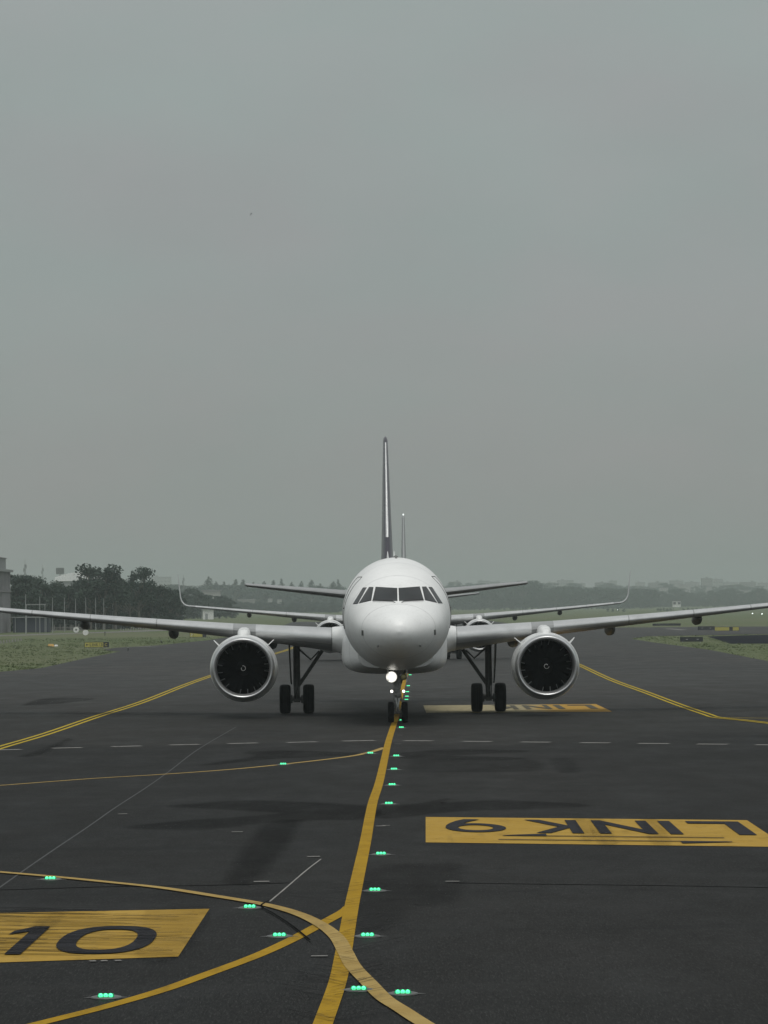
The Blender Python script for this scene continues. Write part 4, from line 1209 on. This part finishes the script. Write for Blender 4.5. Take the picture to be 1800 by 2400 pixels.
# ------------------------------------------------------------------ buildings and masts far out
M['clad'] = simple('weathered_grey_cladding', (0.23, 0.225, 0.235), 0.7, var=0.2, scale=0.3)
M['clad_pale'] = simple('smooth_pale_cladding', (0.25, 0.26, 0.26), 0.6, var=0.05, scale=0.1)
M['roof_pale'] = simple('pale_roof_sheet', (0.72, 0.73, 0.73), 0.5, var=0.1, scale=0.2)
M['block'] = simple('pale_render', (0.33, 0.33, 0.32), 0.85, var=0.12, scale=0.05)
M['block_warm'] = simple('stained_render', (0.22, 0.21, 0.20), 0.85, var=0.15, scale=0.05)
M['pane'] = simple('dark_window_pane', (0.13, 0.135, 0.14), 0.2, var=0.2)
M['navy'] = simple('navy_shed_wall', (0.030, 0.036, 0.055), 0.7, var=0.2, scale=0.5)
M['sign_yellow'] = simple('yellow_sign_face', (0.36, 0.33, 0.075), 0.5, var=0.06)
M['sign_black'] = simple('black_sign_face', (0.012, 0.013, 0.018), 0.5, var=0.2)
M['steel'] = simple('galvanised_pole_steel', (0.30, 0.31, 0.31), 0.5, metal=0.2, var=0.15)
M['orange'] = simple('faded_orange_sheet', (0.55, 0.33, 0.10), 0.7)
M['white_obj'] = simple('white_painted_metal', (0.62, 0.62, 0.60), 0.6, var=0.12)
M['mast'] = simple('dull_mast_steel', (0.12, 0.12, 0.12), 0.6)
M['lamp_far'] = emit('lit_far_lamp', (0.92, 1.0, 0.96), 5.0)

# hangar at the picture's edge
hx = at(24.5, 1400, 665).x
hg = empty('hangar', (hx - 24, 640, 0)); tag(hg, 'tall grey hangar with ribbed walls beside the wood', 'hangar')
MB().box((0, 0, 5.45), (48, 50, 10.9)).build('wall', M['clad'], hg)
rb = MB()
for i in range(24): rb.box((23.4 - i * 2.0, -25.06, 5.4), (.16, .12, 10.8))
for i in range(24): rb.box((24.05, -24 + i * 2.05, 5.4), (.12, .22, 10.8))
rb.box((0, -25.1, 7.3), (48, .2, .22)).box((24.1, 0, 7.3), (.2, 50, .22))
rb.build('wall_ribs', M['clad'], hg)
MB().box((0.1, -.1, 11.0), (48.8, 51, .42)).build('eave', M['clad_pale'], hg)
MB().box((-.4, 1, 12.22), (47.2, 48, 2.0)).build('upper_wall', M['clad_pale'], hg)
MB().box((-.4, 1, 13.3), (47.6, 48.4, .16)).build('roof', M['clad'], hg)
MB().tube([(22.6, -25.3, .1), (22.6, -25.3, 10.7)], .11, 8).build('downpipe', M['clad_pale'], hg)
pd = MB()
for k in range(3): pd.box((21.4 + k * .8, -25.4, .6 + .25 * k), (.28, .28, 1.2 + .5 * k))
pd.build('service_box', M['white_obj'], hg)

# navy shed under the trees
a, b = at(30, 1460, 652), at(113, 1460, 652)
sh = empty('shed', ((a.x + b.x) / 2, 655, 0)); tag(sh, 'low navy shed with thin pale roof edge behind the first poles', 'shed')
w_ = b.x - a.x
MB().box((0, 0, 1.3), (w_, 5, 2.6)).build('wall', M['navy'], sh)
MB().box((0, 0, 2.68), (w_ + .6, 5.8, .16)).build('roof', M['clad_pale'], sh)
for k in range(4): MB().tube([(-w_ / 2 + .4 + k * (w_ - .8) / 3, -2.75, 0), (-w_ / 2 + .4 + k * (w_ - .8) / 3, -2.75, 2.6)], .06, 8).build('post', M['clad_pale'], sh)
# crossbar gantry among the first poles
g0, g1 = at(59, 1417, 640), at(108, 1417, 640)
gt = empty('gantry', ((g0.x + g1.x) / 2, 640, 0)); tag(gt, 'slim crossbar frame joining the two poles by the navy shed', 'gantry')
MB().box((0, 0, g0.z), (g1.x - g0.x, .10, .12)).build('crossbar', M['steel'], gt)
for k in (-1, 1): MB().tube([(k * (g1.x - g0.x) * .44, 0, 0), (k * (g1.x - g0.x) * .44, 0, g0.z)], .05, 8).build('post', M['steel'], gt)
# pole row
pole_px = [(60, 1392), (93, 1399), (123, 1400), (151, 1400), (177, 1403), (201, 1400), (224, 1401), (243, 1403), (264, 1404), (284, 1404), (304, 1406), (322, 1408), (340, 1410), (357, 1412)]
pole_ord = ordn[:14]
pole0 = None
for i, (px, yt) in enumerate(pole_px):
    dist = 618 + 13 * i
    p = on_land(px, dist); h = at(px, yt, dist).z
    lab = 'thin pale pole before the wood, %s of the row counted from the hangar' % pole_ord[i]
    if pole0 is None:
        pole0 = empty('pole', p); tag(pole0, lab, 'pole', 'pole row before the wood')
        MB().tube([(0, 0, 0), (0, 0, .5), (0, 0, 1)], [.075, .065, .05], 8).build('shaft', M['steel'], pole0, smooth=60)
        MB().tube([(0, 0, .99), (0, -.35, 1.005)], .02, 6).build('arm', M['steel'], pole0)
        pole0.scale = (1, 1, h); continue
    c = copy_tree(pole0); c.location = p; c.scale = (1, 1, h); c['label'] = lab
# pale fence between shed and reels
f0, f1 = at(114, 1470, 668), at(198, 1470, 668)
fn = empty('picket_fence', ((f0.x + f1.x) / 2, 668, 0)); tag(fn, 'broken pale fence between the navy shed and the cable reels', 'fence')
pk = MB(); rp = random.Random(8)
for k in range(26):
    if rp.random() < .25: continue
    pk.box(((f1.x - f0.x) * (k / 25 - .5), rp.uniform(-.1, .1), .55 + rp.uniform(-.2, .25)), (.11, .05, 1.1 + rp.uniform(-.3, .5)))
pk.box((0, .03, .7), (f1.x - f0.x, .10, .10)).box((0, .03, .25), (f1.x - f0.x, .10, .10)).build('picket_panel', M['block_warm'], fn)
# cable reels
def reel(px, py, dist, r, lab, hub):
    p = at(px, py, dist); o = empty('cable_reel', (p.x, dist, 0)); tag(o, lab, 'cable reel')
    m1 = MB().lathe([(-.3, r * (.32 if hub else .02)), (-.3, r), (-.24, r), (-.24, r * .5), (.24, r * .5), (.24, r), (.3, r), (.3, r * .1)], (0, 0, r), 'Y', 32)
    m1.build('drum', M['white_obj'], o, smooth=35)
    MB().lathe([(-.28, .004), (-.27, r * .34), (.2, r * .34)], (0, 0, r), 'Y', 20).build('hub', M['black'] if hub else M['white_obj'], o, smooth=35)
reel(178.6, 1472, 640, .50, 'white cable reel with a dark hub hole, by the broken fence', True)
reel(200.6, 1482.4, 575, .43, 'plain white cable reel on the perimeter road edge', False)
# kerb blocks
kb0 = None
def kerb_block(p, lab, grp, s=1.0):
    global kb0
    if kb0 is None:
        kb0 = empty('kerb_block', p); MB().box((0, 0, .2), (.18, .2, .40), taper=.75).build('block', M['block_warm'], kb0)
    else:
        kb0_c = copy_tree(kb0); kb0_c.location = p; kb0_c.scale = (s, s, s); return tag(kb0_c, lab, 'kerb block', grp)
    return tag(kb0, lab, 'kerb block', grp)
for k in range(8):
    q = G(2 + k * 6.8, 1509 - k * 1.0); kerb_block(q, 'white kerb block of the short row before the hangar', 'kerb blocks before the hangar')
for k in range(12):
    q = G(283 + k * 5.9, 1480 - k * 0.35); kerb_block(q, 'small pale kerb block of the row beyond the yellow C sign', 'kerb blocks beyond the sign', 1.2)
# faded orange marker sheet
q = G(122, 1515); o = empty('marker_board', q); tag(o, 'faded orange and white marker board lying on the grass', 'marker')
MB().box((-.12, 0, .14), (.75, .4, .26), taper=.7).build('orange_half', M['orange'], o)
MB().box((.46, 0, .10), (.38, .4, .18), taper=.7).build('white_half', M['white_obj'], o)
# stub posts on the verge
def stub(px, py, h, lab):
    q = G(px, py); o = empty('edge_marker_post', q); tag(o, lab, 'marker post')
    MB().tube([(0, 0, 0), (0, 0, h * .7)], .05, 8).build('stem', M['black'], o)
    MB().lathe([(0, .10), (h * .2, .12), (h * .32, .02)], (0, 0, h * .66), 'Z', 12, caps=(True, True)).build('head', M['gear'], o, smooth=40)
stub(246, 1490, .72, 'dark stub post standing above the yellow C sign')
stub(378, 1508, .40, 'tiny dark edge post on the grass right before the far yellow sign')
stub(300, 1527, .42, 'dark edge post at the point of the near grass')

# taxiway signs
def sign(px0, px1, py0, py1, lab, segs, back=False, legs=True):
    g = G((px0 + px1) / 2, py1); dist = g.y
    a, b = at(px0, py1, dist), at(px1, py1, dist)
    W = b.x - a.x; H_ = (py1 - py0) / F * dist
    o = empty('taxiway_sign', ((a.x + b.x) / 2, dist, 0)); tag(o, lab, 'taxiway sign')
    z0 = .12
    MB().box((0, .12, z0 + H_ / 2), (W + .06, .22, H_ + .04)).build('housing', M['sign_black'], o)
    for k in (-.4, .4): MB().box((W * k, .12, .07), (.08, .16, .14)).build('leg', M['steel'], o)
    for f0, f1, mt, tx, tc in segs:
        cx = W * ((f0 + f1) / 2 - .5); ww = W * (f1 - f0) - .03
        fm = MB().add([(cx - ww / 2, -.006, z0 + .02), (cx + ww / 2, -.006, z0 + .02), (cx + ww / 2, -.006, z0 + H_ - .02), (cx - ww / 2, -.006, z0 + H_ - .02),
                       (cx - ww / 2, .012, z0 + .02), (cx + ww / 2, .012, z0 + .02), (cx + ww / 2, .012, z0 + H_ - .02), (cx - ww / 2, .012, z0 + H_ - .02)],
                      [(0, 1, 2, 3), (7, 6, 5, 4), (0, 4, 5, 1), (1, 5, 6, 2), (2, 6, 7, 3), (3, 7, 4, 0)])
        fo = fm.build('sign_face', M[mt], o)
        if tx:
            lt = MB()
            for ch, u0, u1 in tx:
                if ch == '<':
                    x0, x1 = cx - ww / 2 + ww * u0, cx - ww / 2 + ww * u1; zc = z0 + H_ / 2
                    lt.add([(x0, -.012, zc), (x0 + .14, -.012, zc + .13), (x0 + .14, -.012, zc - .13)], [(0, 1, 2)])
                    lt.box(((x0 + .1 + x1) / 2, -.012, zc), (x1 - x0 - .1, .004, .07))
                    continue
                if ch == '/':
                    x0, x1 = cx - ww / 2 + ww * u0, cx - ww / 2 + ww * u1; zc = z0 + H_ / 2; h2 = H_ * .28
                    lt.add([(x0, -.012, zc - h2), (x0 + .06, -.012, zc - h2), (x1, -.012, zc + h2), (x1 - .06, -.012, zc + h2)], [(0, 1, 2, 3)])
                    lt.add([(x1, -.012, zc + h2), (x1 - .2, -.012, zc + h2), (x1, -.012, zc + h2 - .2)], [(0, 1, 2)])
                    continue
                if ch == '-':
                    lt.box((cx - ww / 2 + ww * (u0 + u1) / 2, -.012, z0 + H_ * .5), (ww * (u1 - u0), .006, .035)); continue
                V, Fc = glyph(ch, .02)
                lt.add([(cx - ww / 2 + ww * (u0 + (u1 - u0) * p[0]), -.012, z0 + H_ * (.2 + .6 * p[1])) for p in V], Fc)
            lt.build('lettering', M[tc], fo)
    return o
sign(198.5, 254.5, 1508, 1519.6, 'yellow LINK13 taxiway sign with a black C box, on the near grass',
     [(0, .785, 'sign_yellow', [('<', .05, .20), ('L', .27, .36), ('I', .40, .43), ('N', .47, .58), ('K', .62, .73), ('1', .78, .83), ('3', .87, .96)], 'sign_black'), (.785, 1, 'sign_black', [('C', .25, .75)], 'sign_yellow')])
sign(445, 483, 1485, 1495, 'smaller far yellow taxiway sign with a black end box, under the wing',
     [(0, .22, 'sign_yellow', [('/', .25, .75)], 'white_obj'), (.22, .78, 'sign_yellow', None, 'sign_black'), (.78, 1, 'sign_black', None, 'sign_yellow')])
sign(1595, 1647, 1496, 1506, 'black taxiway sign back on the green verge, two pale slots',
     [(.02, .98, 'sign_black', [('-', .22, .32), ('-', .74, .84)], 'white_obj')])
sign(1636, 1675, 1470, 1477.8, 'black sign back joined end to end with a yellow sign',
     [(.02, .98, 'sign_black', [('-', .2, .3), ('-', .7, .8)], 'white_obj')])
sign(1675.5, 1732, 1471.5, 1480, 'long yellow taxiway sign with a black box beside the dark pavement',
     [(0, .60, 'sign_yellow', None, None), (.60, .74, 'sign_black', None, None), (.74, 1, 'sign_yellow', None, None)])
sign(1530, 1595, 1463, 1467.8, 'long thin black sign back under the airliner wing', [(.01, .99, 'sign_black', None, None)])
marking('cross_taxiway_line_marking', ribbon([G(1564, 1474), G(1605, 1477)], 1.2), M['white_line'], Z2)
marking('cross_taxiway_line_marking', ribbon([G(320, 1517), G(360, 1515.5), G(404, 1514.5)], 0.9), M['white_line'], Z2)

# hall with a curved pale roof behind the wood
a, b = at(127, 1362, 1400), at(250, 1362, 1400)
hl = empty('sports_hall', ((a.x + b.x) / 2, 1420, 0)); tag(hl, 'hall with a pale arched roof rising behind the wood', 'hall')
W = b.x - a.x; ze, zt_ = a.z, at(190, 1339, 1400).z
MB().box((0, 0, ze / 2), (W, 30, ze)).build('wall', M['clad_pale'], hl)
ar = [Vector((W * (k / 16 - .5) * 1.02, 0, ze + (zt_ - ze) * sin(pi * (.12 + .76 * k / 16)) ** .8 - .25)) for k in range(17)]
MB().loft([[p + Vector((0, -15.5, 0)) for p in ar] + [Vector((W * .51, -15.5, ze)), Vector((-W * .51, -15.5, ze))], [p + Vector((0, 15.5, 0)) for p in ar] + [Vector((W * .51, 15.5, ze)), Vector((-W * .51, 15.5, ze))]]).build('roof', M['roof_pale'], hl, smooth=30)

def building(px0, px1, ytop, dist, lab, floors, mat='block', name='apartment_block', depth=14, roof_units=True, seed=0):
    a, b = at(px0, ytop, dist), at(px1, ytop, dist)
    cx = (a.x + b.x) / 2; base = terr(cx, dist) - .3; Wd = b.x - a.x; Hh = a.z - base
    o = empty(name, (cx, dist, base)); tag(o, lab, 'building')
    MB().box((0, depth / 2, Hh / 2), (Wd, depth, Hh)).build('wall', M[mat], o)
    r = random.Random(seed)
    rf = MB().box((0, depth / 2, Hh + .2), (Wd + .5, depth + .5, .5)).build('roof', M['clad'], o)
    if roof_units: MB().box((r.uniform(-.3, .3) * Wd, depth / 2, Hh + 1.3), (Wd * .16, 4, 1.9)).build('stair_head', M[mat], rf)
    nb = max(2, min(7, int(Wd / 3.4)))
    fh = Hh / (floors + .3)
    wm = MB().box((0, -.04, 0), (1.5, .10, 1.4))
    base_w = wm.build('window', M['pane'], o)
    firstw = True
    for f in range(floors):
        for k in range(nb):
            x = Wd * ((k + .5) / nb - .5); z = Hh - fh * (floors - f - .35)
            if firstw: w0 = base_w; firstw = False
            else:
                w0 = base_w.copy(); col.objects.link(w0); w0.parent = o
            w0.location = (x, 0, z)
    return o
building(352, 400, 1353, 4200, 'very faint wide block rising beyond the end of the wood', 4, seed=1)
sky_b = [(1052, 1080, 1364, 3), (1120, 1148, 1362, 4), (1150, 1172, 1364, 3), (1282, 1302, 1366, 3), (1306, 1344, 1361, 4), (1352, 1372, 1368, 3), (1395, 1420, 1366, 4), (1428, 1446, 1362, 3), (1490, 1512, 1366, 3), (1520, 1565, 1366, 3), (1570, 1602, 1362, 4), (1606, 1640, 1365, 3), (1645, 1670, 1356, 4), (1671, 1695, 1358.5, 4), (1697, 1730, 1366, 3), (1735, 1772, 1365, 3), (1778, 1800, 1367, 3)]
for i, (p0, p1, yt, fl) in enumerate(sky_b):
    building(p0, p1, yt, 4700 + (i * 137) % 260, 'hazy flat-roofed block on the skyline, number %s along from the airliner' % ['one', 'two', 'three', 'four', 'five', 'six', 'seven', 'eight', 'nine', 'ten', 'eleven', 'twelve', 'thirteen', 'fourteen', 'fifteen', 'sixteen', 'seventeen'][i], fl, 'block' if i % 3 else 'block_warm', seed=i)
low_b = [(1492, 1520, 1380, 'wide pale house row low on the hazy slope'), (1545, 1566, 1378, 'pale house under the trees of the skyline slope'), (1590, 1618, 1371, 'pale slope house with dark upright gaps'), (1655, 1668, 1376, 'small white house below the tallest skyline block'), (1735, 1760, 1384, 'pale low house near the picture edge on the slope')]
for i, (p0, p1, yt, lab) in enumerate(low_b):
    building(p0, p1, yt, 3700 + i * 20, lab, 2, 'block', 'slope_house', 8, False, seed=40 + i)
building(474, 516, 1386, 1440, 'pale house with a light roof among the hazy clump of trees', 2, 'block', 'house', 8, False, seed=60)
building(557, 597, 1406, 2500, 'long low pale house at the foot of the conifer row', 2, 'block_warm', 'house', 8, False, seed=61)
building(628, 638, 1404, 2500, 'tiny white house at the foot of the conifers, first of two', 1, 'block', 'house', 6, False, seed=62)
building(650, 660, 1406, 2500, 'tiny white house at the foot of the conifers, nearer the airliner', 1, 'block', 'house', 6, False, seed=63)
building(408, 428, 1421, 1150, 'long low blue-grey house at the end of the wood', 1, 'clad', 'house', 6, False, seed=64)

# white hut beside the hazy winglet
a, b = at(475, 1450, 1260), at(500, 1450, 1260)
hu = empty('hut', ((a.x + b.x) / 2, 1260, 0)); tag(hu, 'small white hut on the field under the hazy wing', 'hut')
hh = at(487, 1429, 1260).z
MB().box((0, 1.5, hh / 2), (b.x - a.x, 3, hh)).build('wall', M['white_obj'], hu)
MB().box((0, 1.4, hh + .09), (b.x - a.x + .5, 3.7, .18)).build('roof', M['clad'], hu)
MB().box((-(b.x - a.x) / 2 - .5, 1.0, hh * .5), (.12, .12, hh)).build('post', M['steel'], hu)
MB().box((-.5, -.03, 1.0), (.9, .06, 2.0)).build('door', M['clad_pale'], hu)
# raised cabin far on the right
a, b = at(1577, 1424, 2050), at(1596, 1424, 2050)
cb = empty('control_cabin', ((a.x + b.x) / 2, 2050, 0)); tag(cb, 'boxy glazed cabin on legs standing far out on the field', 'cabin')
wz0, wz1 = at(1586, 1423, 2050).z, at(1586, 1409, 2050).z
MB().box((0, 2, (wz0 + wz1) / 2), (b.x - a.x, 4, wz1 - wz0)).build('cabin_wall', M['white_obj'], cb)
for k in (-.28, .28): MB().box(((b.x - a.x) * k, -.05, (wz0 * .35 + wz1 * .65)), ((b.x - a.x) * .34, .12, (wz1 - wz0) * .38)).build('window', M['pane'], cb)
for k in (-.4, .4): MB().box(((b.x - a.x) * k, 2, wz0 / 2), (.35, .35, max(.4, wz0))).build('leg', M['steel'], cb)
MB().box((0, 2, wz1 + .12), (b.x - a.x + .5, 4.6, .24)).build('roof', M['clad'], cb)
# scrub around it
for i in range(16):
    px = (1424, 1436, 1447, 1462, 1542, 1548, 1557, 1564, 1571, 1602, 1612, 1622, 1632, 1642, 1655, 1668)[i]
    p = on_land(px, 1980)
    o = empty('bush', p, i); tag(o, 'dark low bush in the line beside the glazed cabin', 'bush', 'bushes by the glazed cabin')
    c = bpy.data.objects.new('foliage', variants['wide'][i % 4][1]); col.objects.link(c); c.parent = o; c.location = (0, 0, -3.0)
    o.scale = (.32, .32, .26)
# lamps on the far field
for i, (px, py, lab) in enumerate(((1448, 1429, 'bright white field lamp near the hazy winglet'), (1619, 1432, 'white field lamp above the wing, first of a close pair'), (1626, 1431, 'white field lamp above the wing, second of a close pair'), (1763.6, 1438, 'white field lamp below the wing, inner of two at the edge'), (1786, 1439, 'white field lamp below the wing, outer of two at the edge'))):
    g = G(px, py + 4); o = empty('field_lamp', (g.x, g.y, 0)); tag(o, lab, 'lamp', 'white field lamps')
    zc = at(px, py, g.y).z; k = g.y / 1400
    MB().tube([(0, 0, 0), (0, 0, zc)], .07 * k, 6).build('stem', M['mast'], o)
    MB().lathe([(-.1 * k, .02), (0, .17 * k), (.1 * k, .15 * k), (.2 * k, .02)], (0, 0, zc), 'Y', 12).build('lamp', M['lamp_far'], o)

# masts in the haze
def mast(px, ytop, dist, lab, head):
    p = on_land(px, dist); h = at(px, ytop, dist).z
    o = empty('lattice_mast', p); tag(o, lab, 'mast')
    m = MB(); nseg = 14
    wd = lambda z: 1.5 - 1.05 * z / h
    for sx, sy in ((-1, -1), (1, -1), (1, 1), (-1, 1)):
        m.tube([(sx * wd(0) / 2, sy * wd(0) / 2, 0), (sx * wd(h) / 2, sy * wd(h) / 2, h)], .11, 5)
    for k in range(nseg):
        z0, z1 = h * k / nseg, h * (k + 1) / nseg
        for s_ in (-1, 1):
            m.tube([(-wd(z0) / 2 * s_, -wd(z0) / 2, z0), (wd(z1) / 2 * s_, -wd(z1) / 2, z1)], .07, 4)
            m.tube([(-wd(z0) / 2, -wd(z0) / 2 * s_, z0), (-wd(z1) / 2, wd(z1) / 2 * s_, z1)], .07, 4)
    m.build('lattice', M['mast'], o)
    if head == 'flood':
        hm = MB()
        for r_ in range(3):
            for c_ in range(4): hm.box((-1.6 + c_ * 1.05, -.2, h - 2.6 + r_ * 1.15), (.8, .5, .85))
        hm.box((0, .1, h - 1.5), (4.2, .12, 3.2)).build('floodlight_bank', M['mast'], o)
    else:
        MB().tube([(0, 0, h - .2), (0, 0, h + 2.5)], .10, 5).box((.5, 0, h - 1.2), (.6, .4, 2.0)).box((-.5, 0, h - 3), (.6, .4, 2.0)).build('aerial', M['mast'], o)
mast(59, 1322, 1900, 'thin lattice mast above the wood, beside the hangar', 'aerial')
mast(100, 1331, 2600, 'faintest lattice mast, middle of three above the wood', 'aerial')
mast(141, 1331, 1900, 'floodlight mast with a square lamp head by the arched hall', 'flood')
mast(430, 1354, 2600, 'faint mast in the haze beyond the upturned hazy winglet', 'aerial')

# bird in the sky
bp = at(588.5, 501, 300)
bm_ = MB()
bm_.lathe([(-.10, .003), (-.08, .016), (-.03, .026), (.03, .024), (.09, .010), (.15, .004)], (0, 0, 0), 'Y', 10)
for sd in (-1, 1):
    L = [Vector((sd * .015, -.03, .008)), Vector((sd * .09, -.045, .035 if sd > 0 else -.05)), Vector((sd * .17, .03, .02 if sd > 0 else -.13)), Vector((sd * .08, .03, .022 if sd > 0 else -.06)), Vector((sd * .015, .04, .008))]
    bm_.add(L + [p - Vector((0, 0, .006)) for p in L], [(0, 1, 2, 3, 4), (9, 8, 7, 6, 5)] + [(i, (i + 1) % 5, 5 + (i + 1) % 5, 5 + i) for i in range(5)])
bird = bm_.build('bird', M['black'], smooth=40)
bird.location = bp; bird.rotation_euler = (0.2, -0.5, 0.5)
tag(bird, 'tiny dark bird gliding alone high in the grey sky', 'bird')

# ------------------------------------------------------------------ haze
hz = MB().box((0, 3300, 34.5), (3000, 7000, 71)).build('haze', [bpy.data.materials.new('haze_air')])
hm = hz.data.materials[0]; hm.use_nodes = True
hn = hm.node_tree.nodes; hn.clear()
ho = hn.new('ShaderNodeOutputMaterial'); pv = hn.new('ShaderNodeVolumePrincipled')
pv.inputs['Color'].default_value = (0.645, 0.725, 0.715, 1)
pv.inputs['Density'].default_value = 0.00023
pv.inputs['Anisotropy'].default_value = 0.2
hm.node_tree.links.new(pv.outputs[0], ho.inputs['Volume'])
tag(hz, 'thin grey haze over the whole airfield', 'haze', kind='stuff')
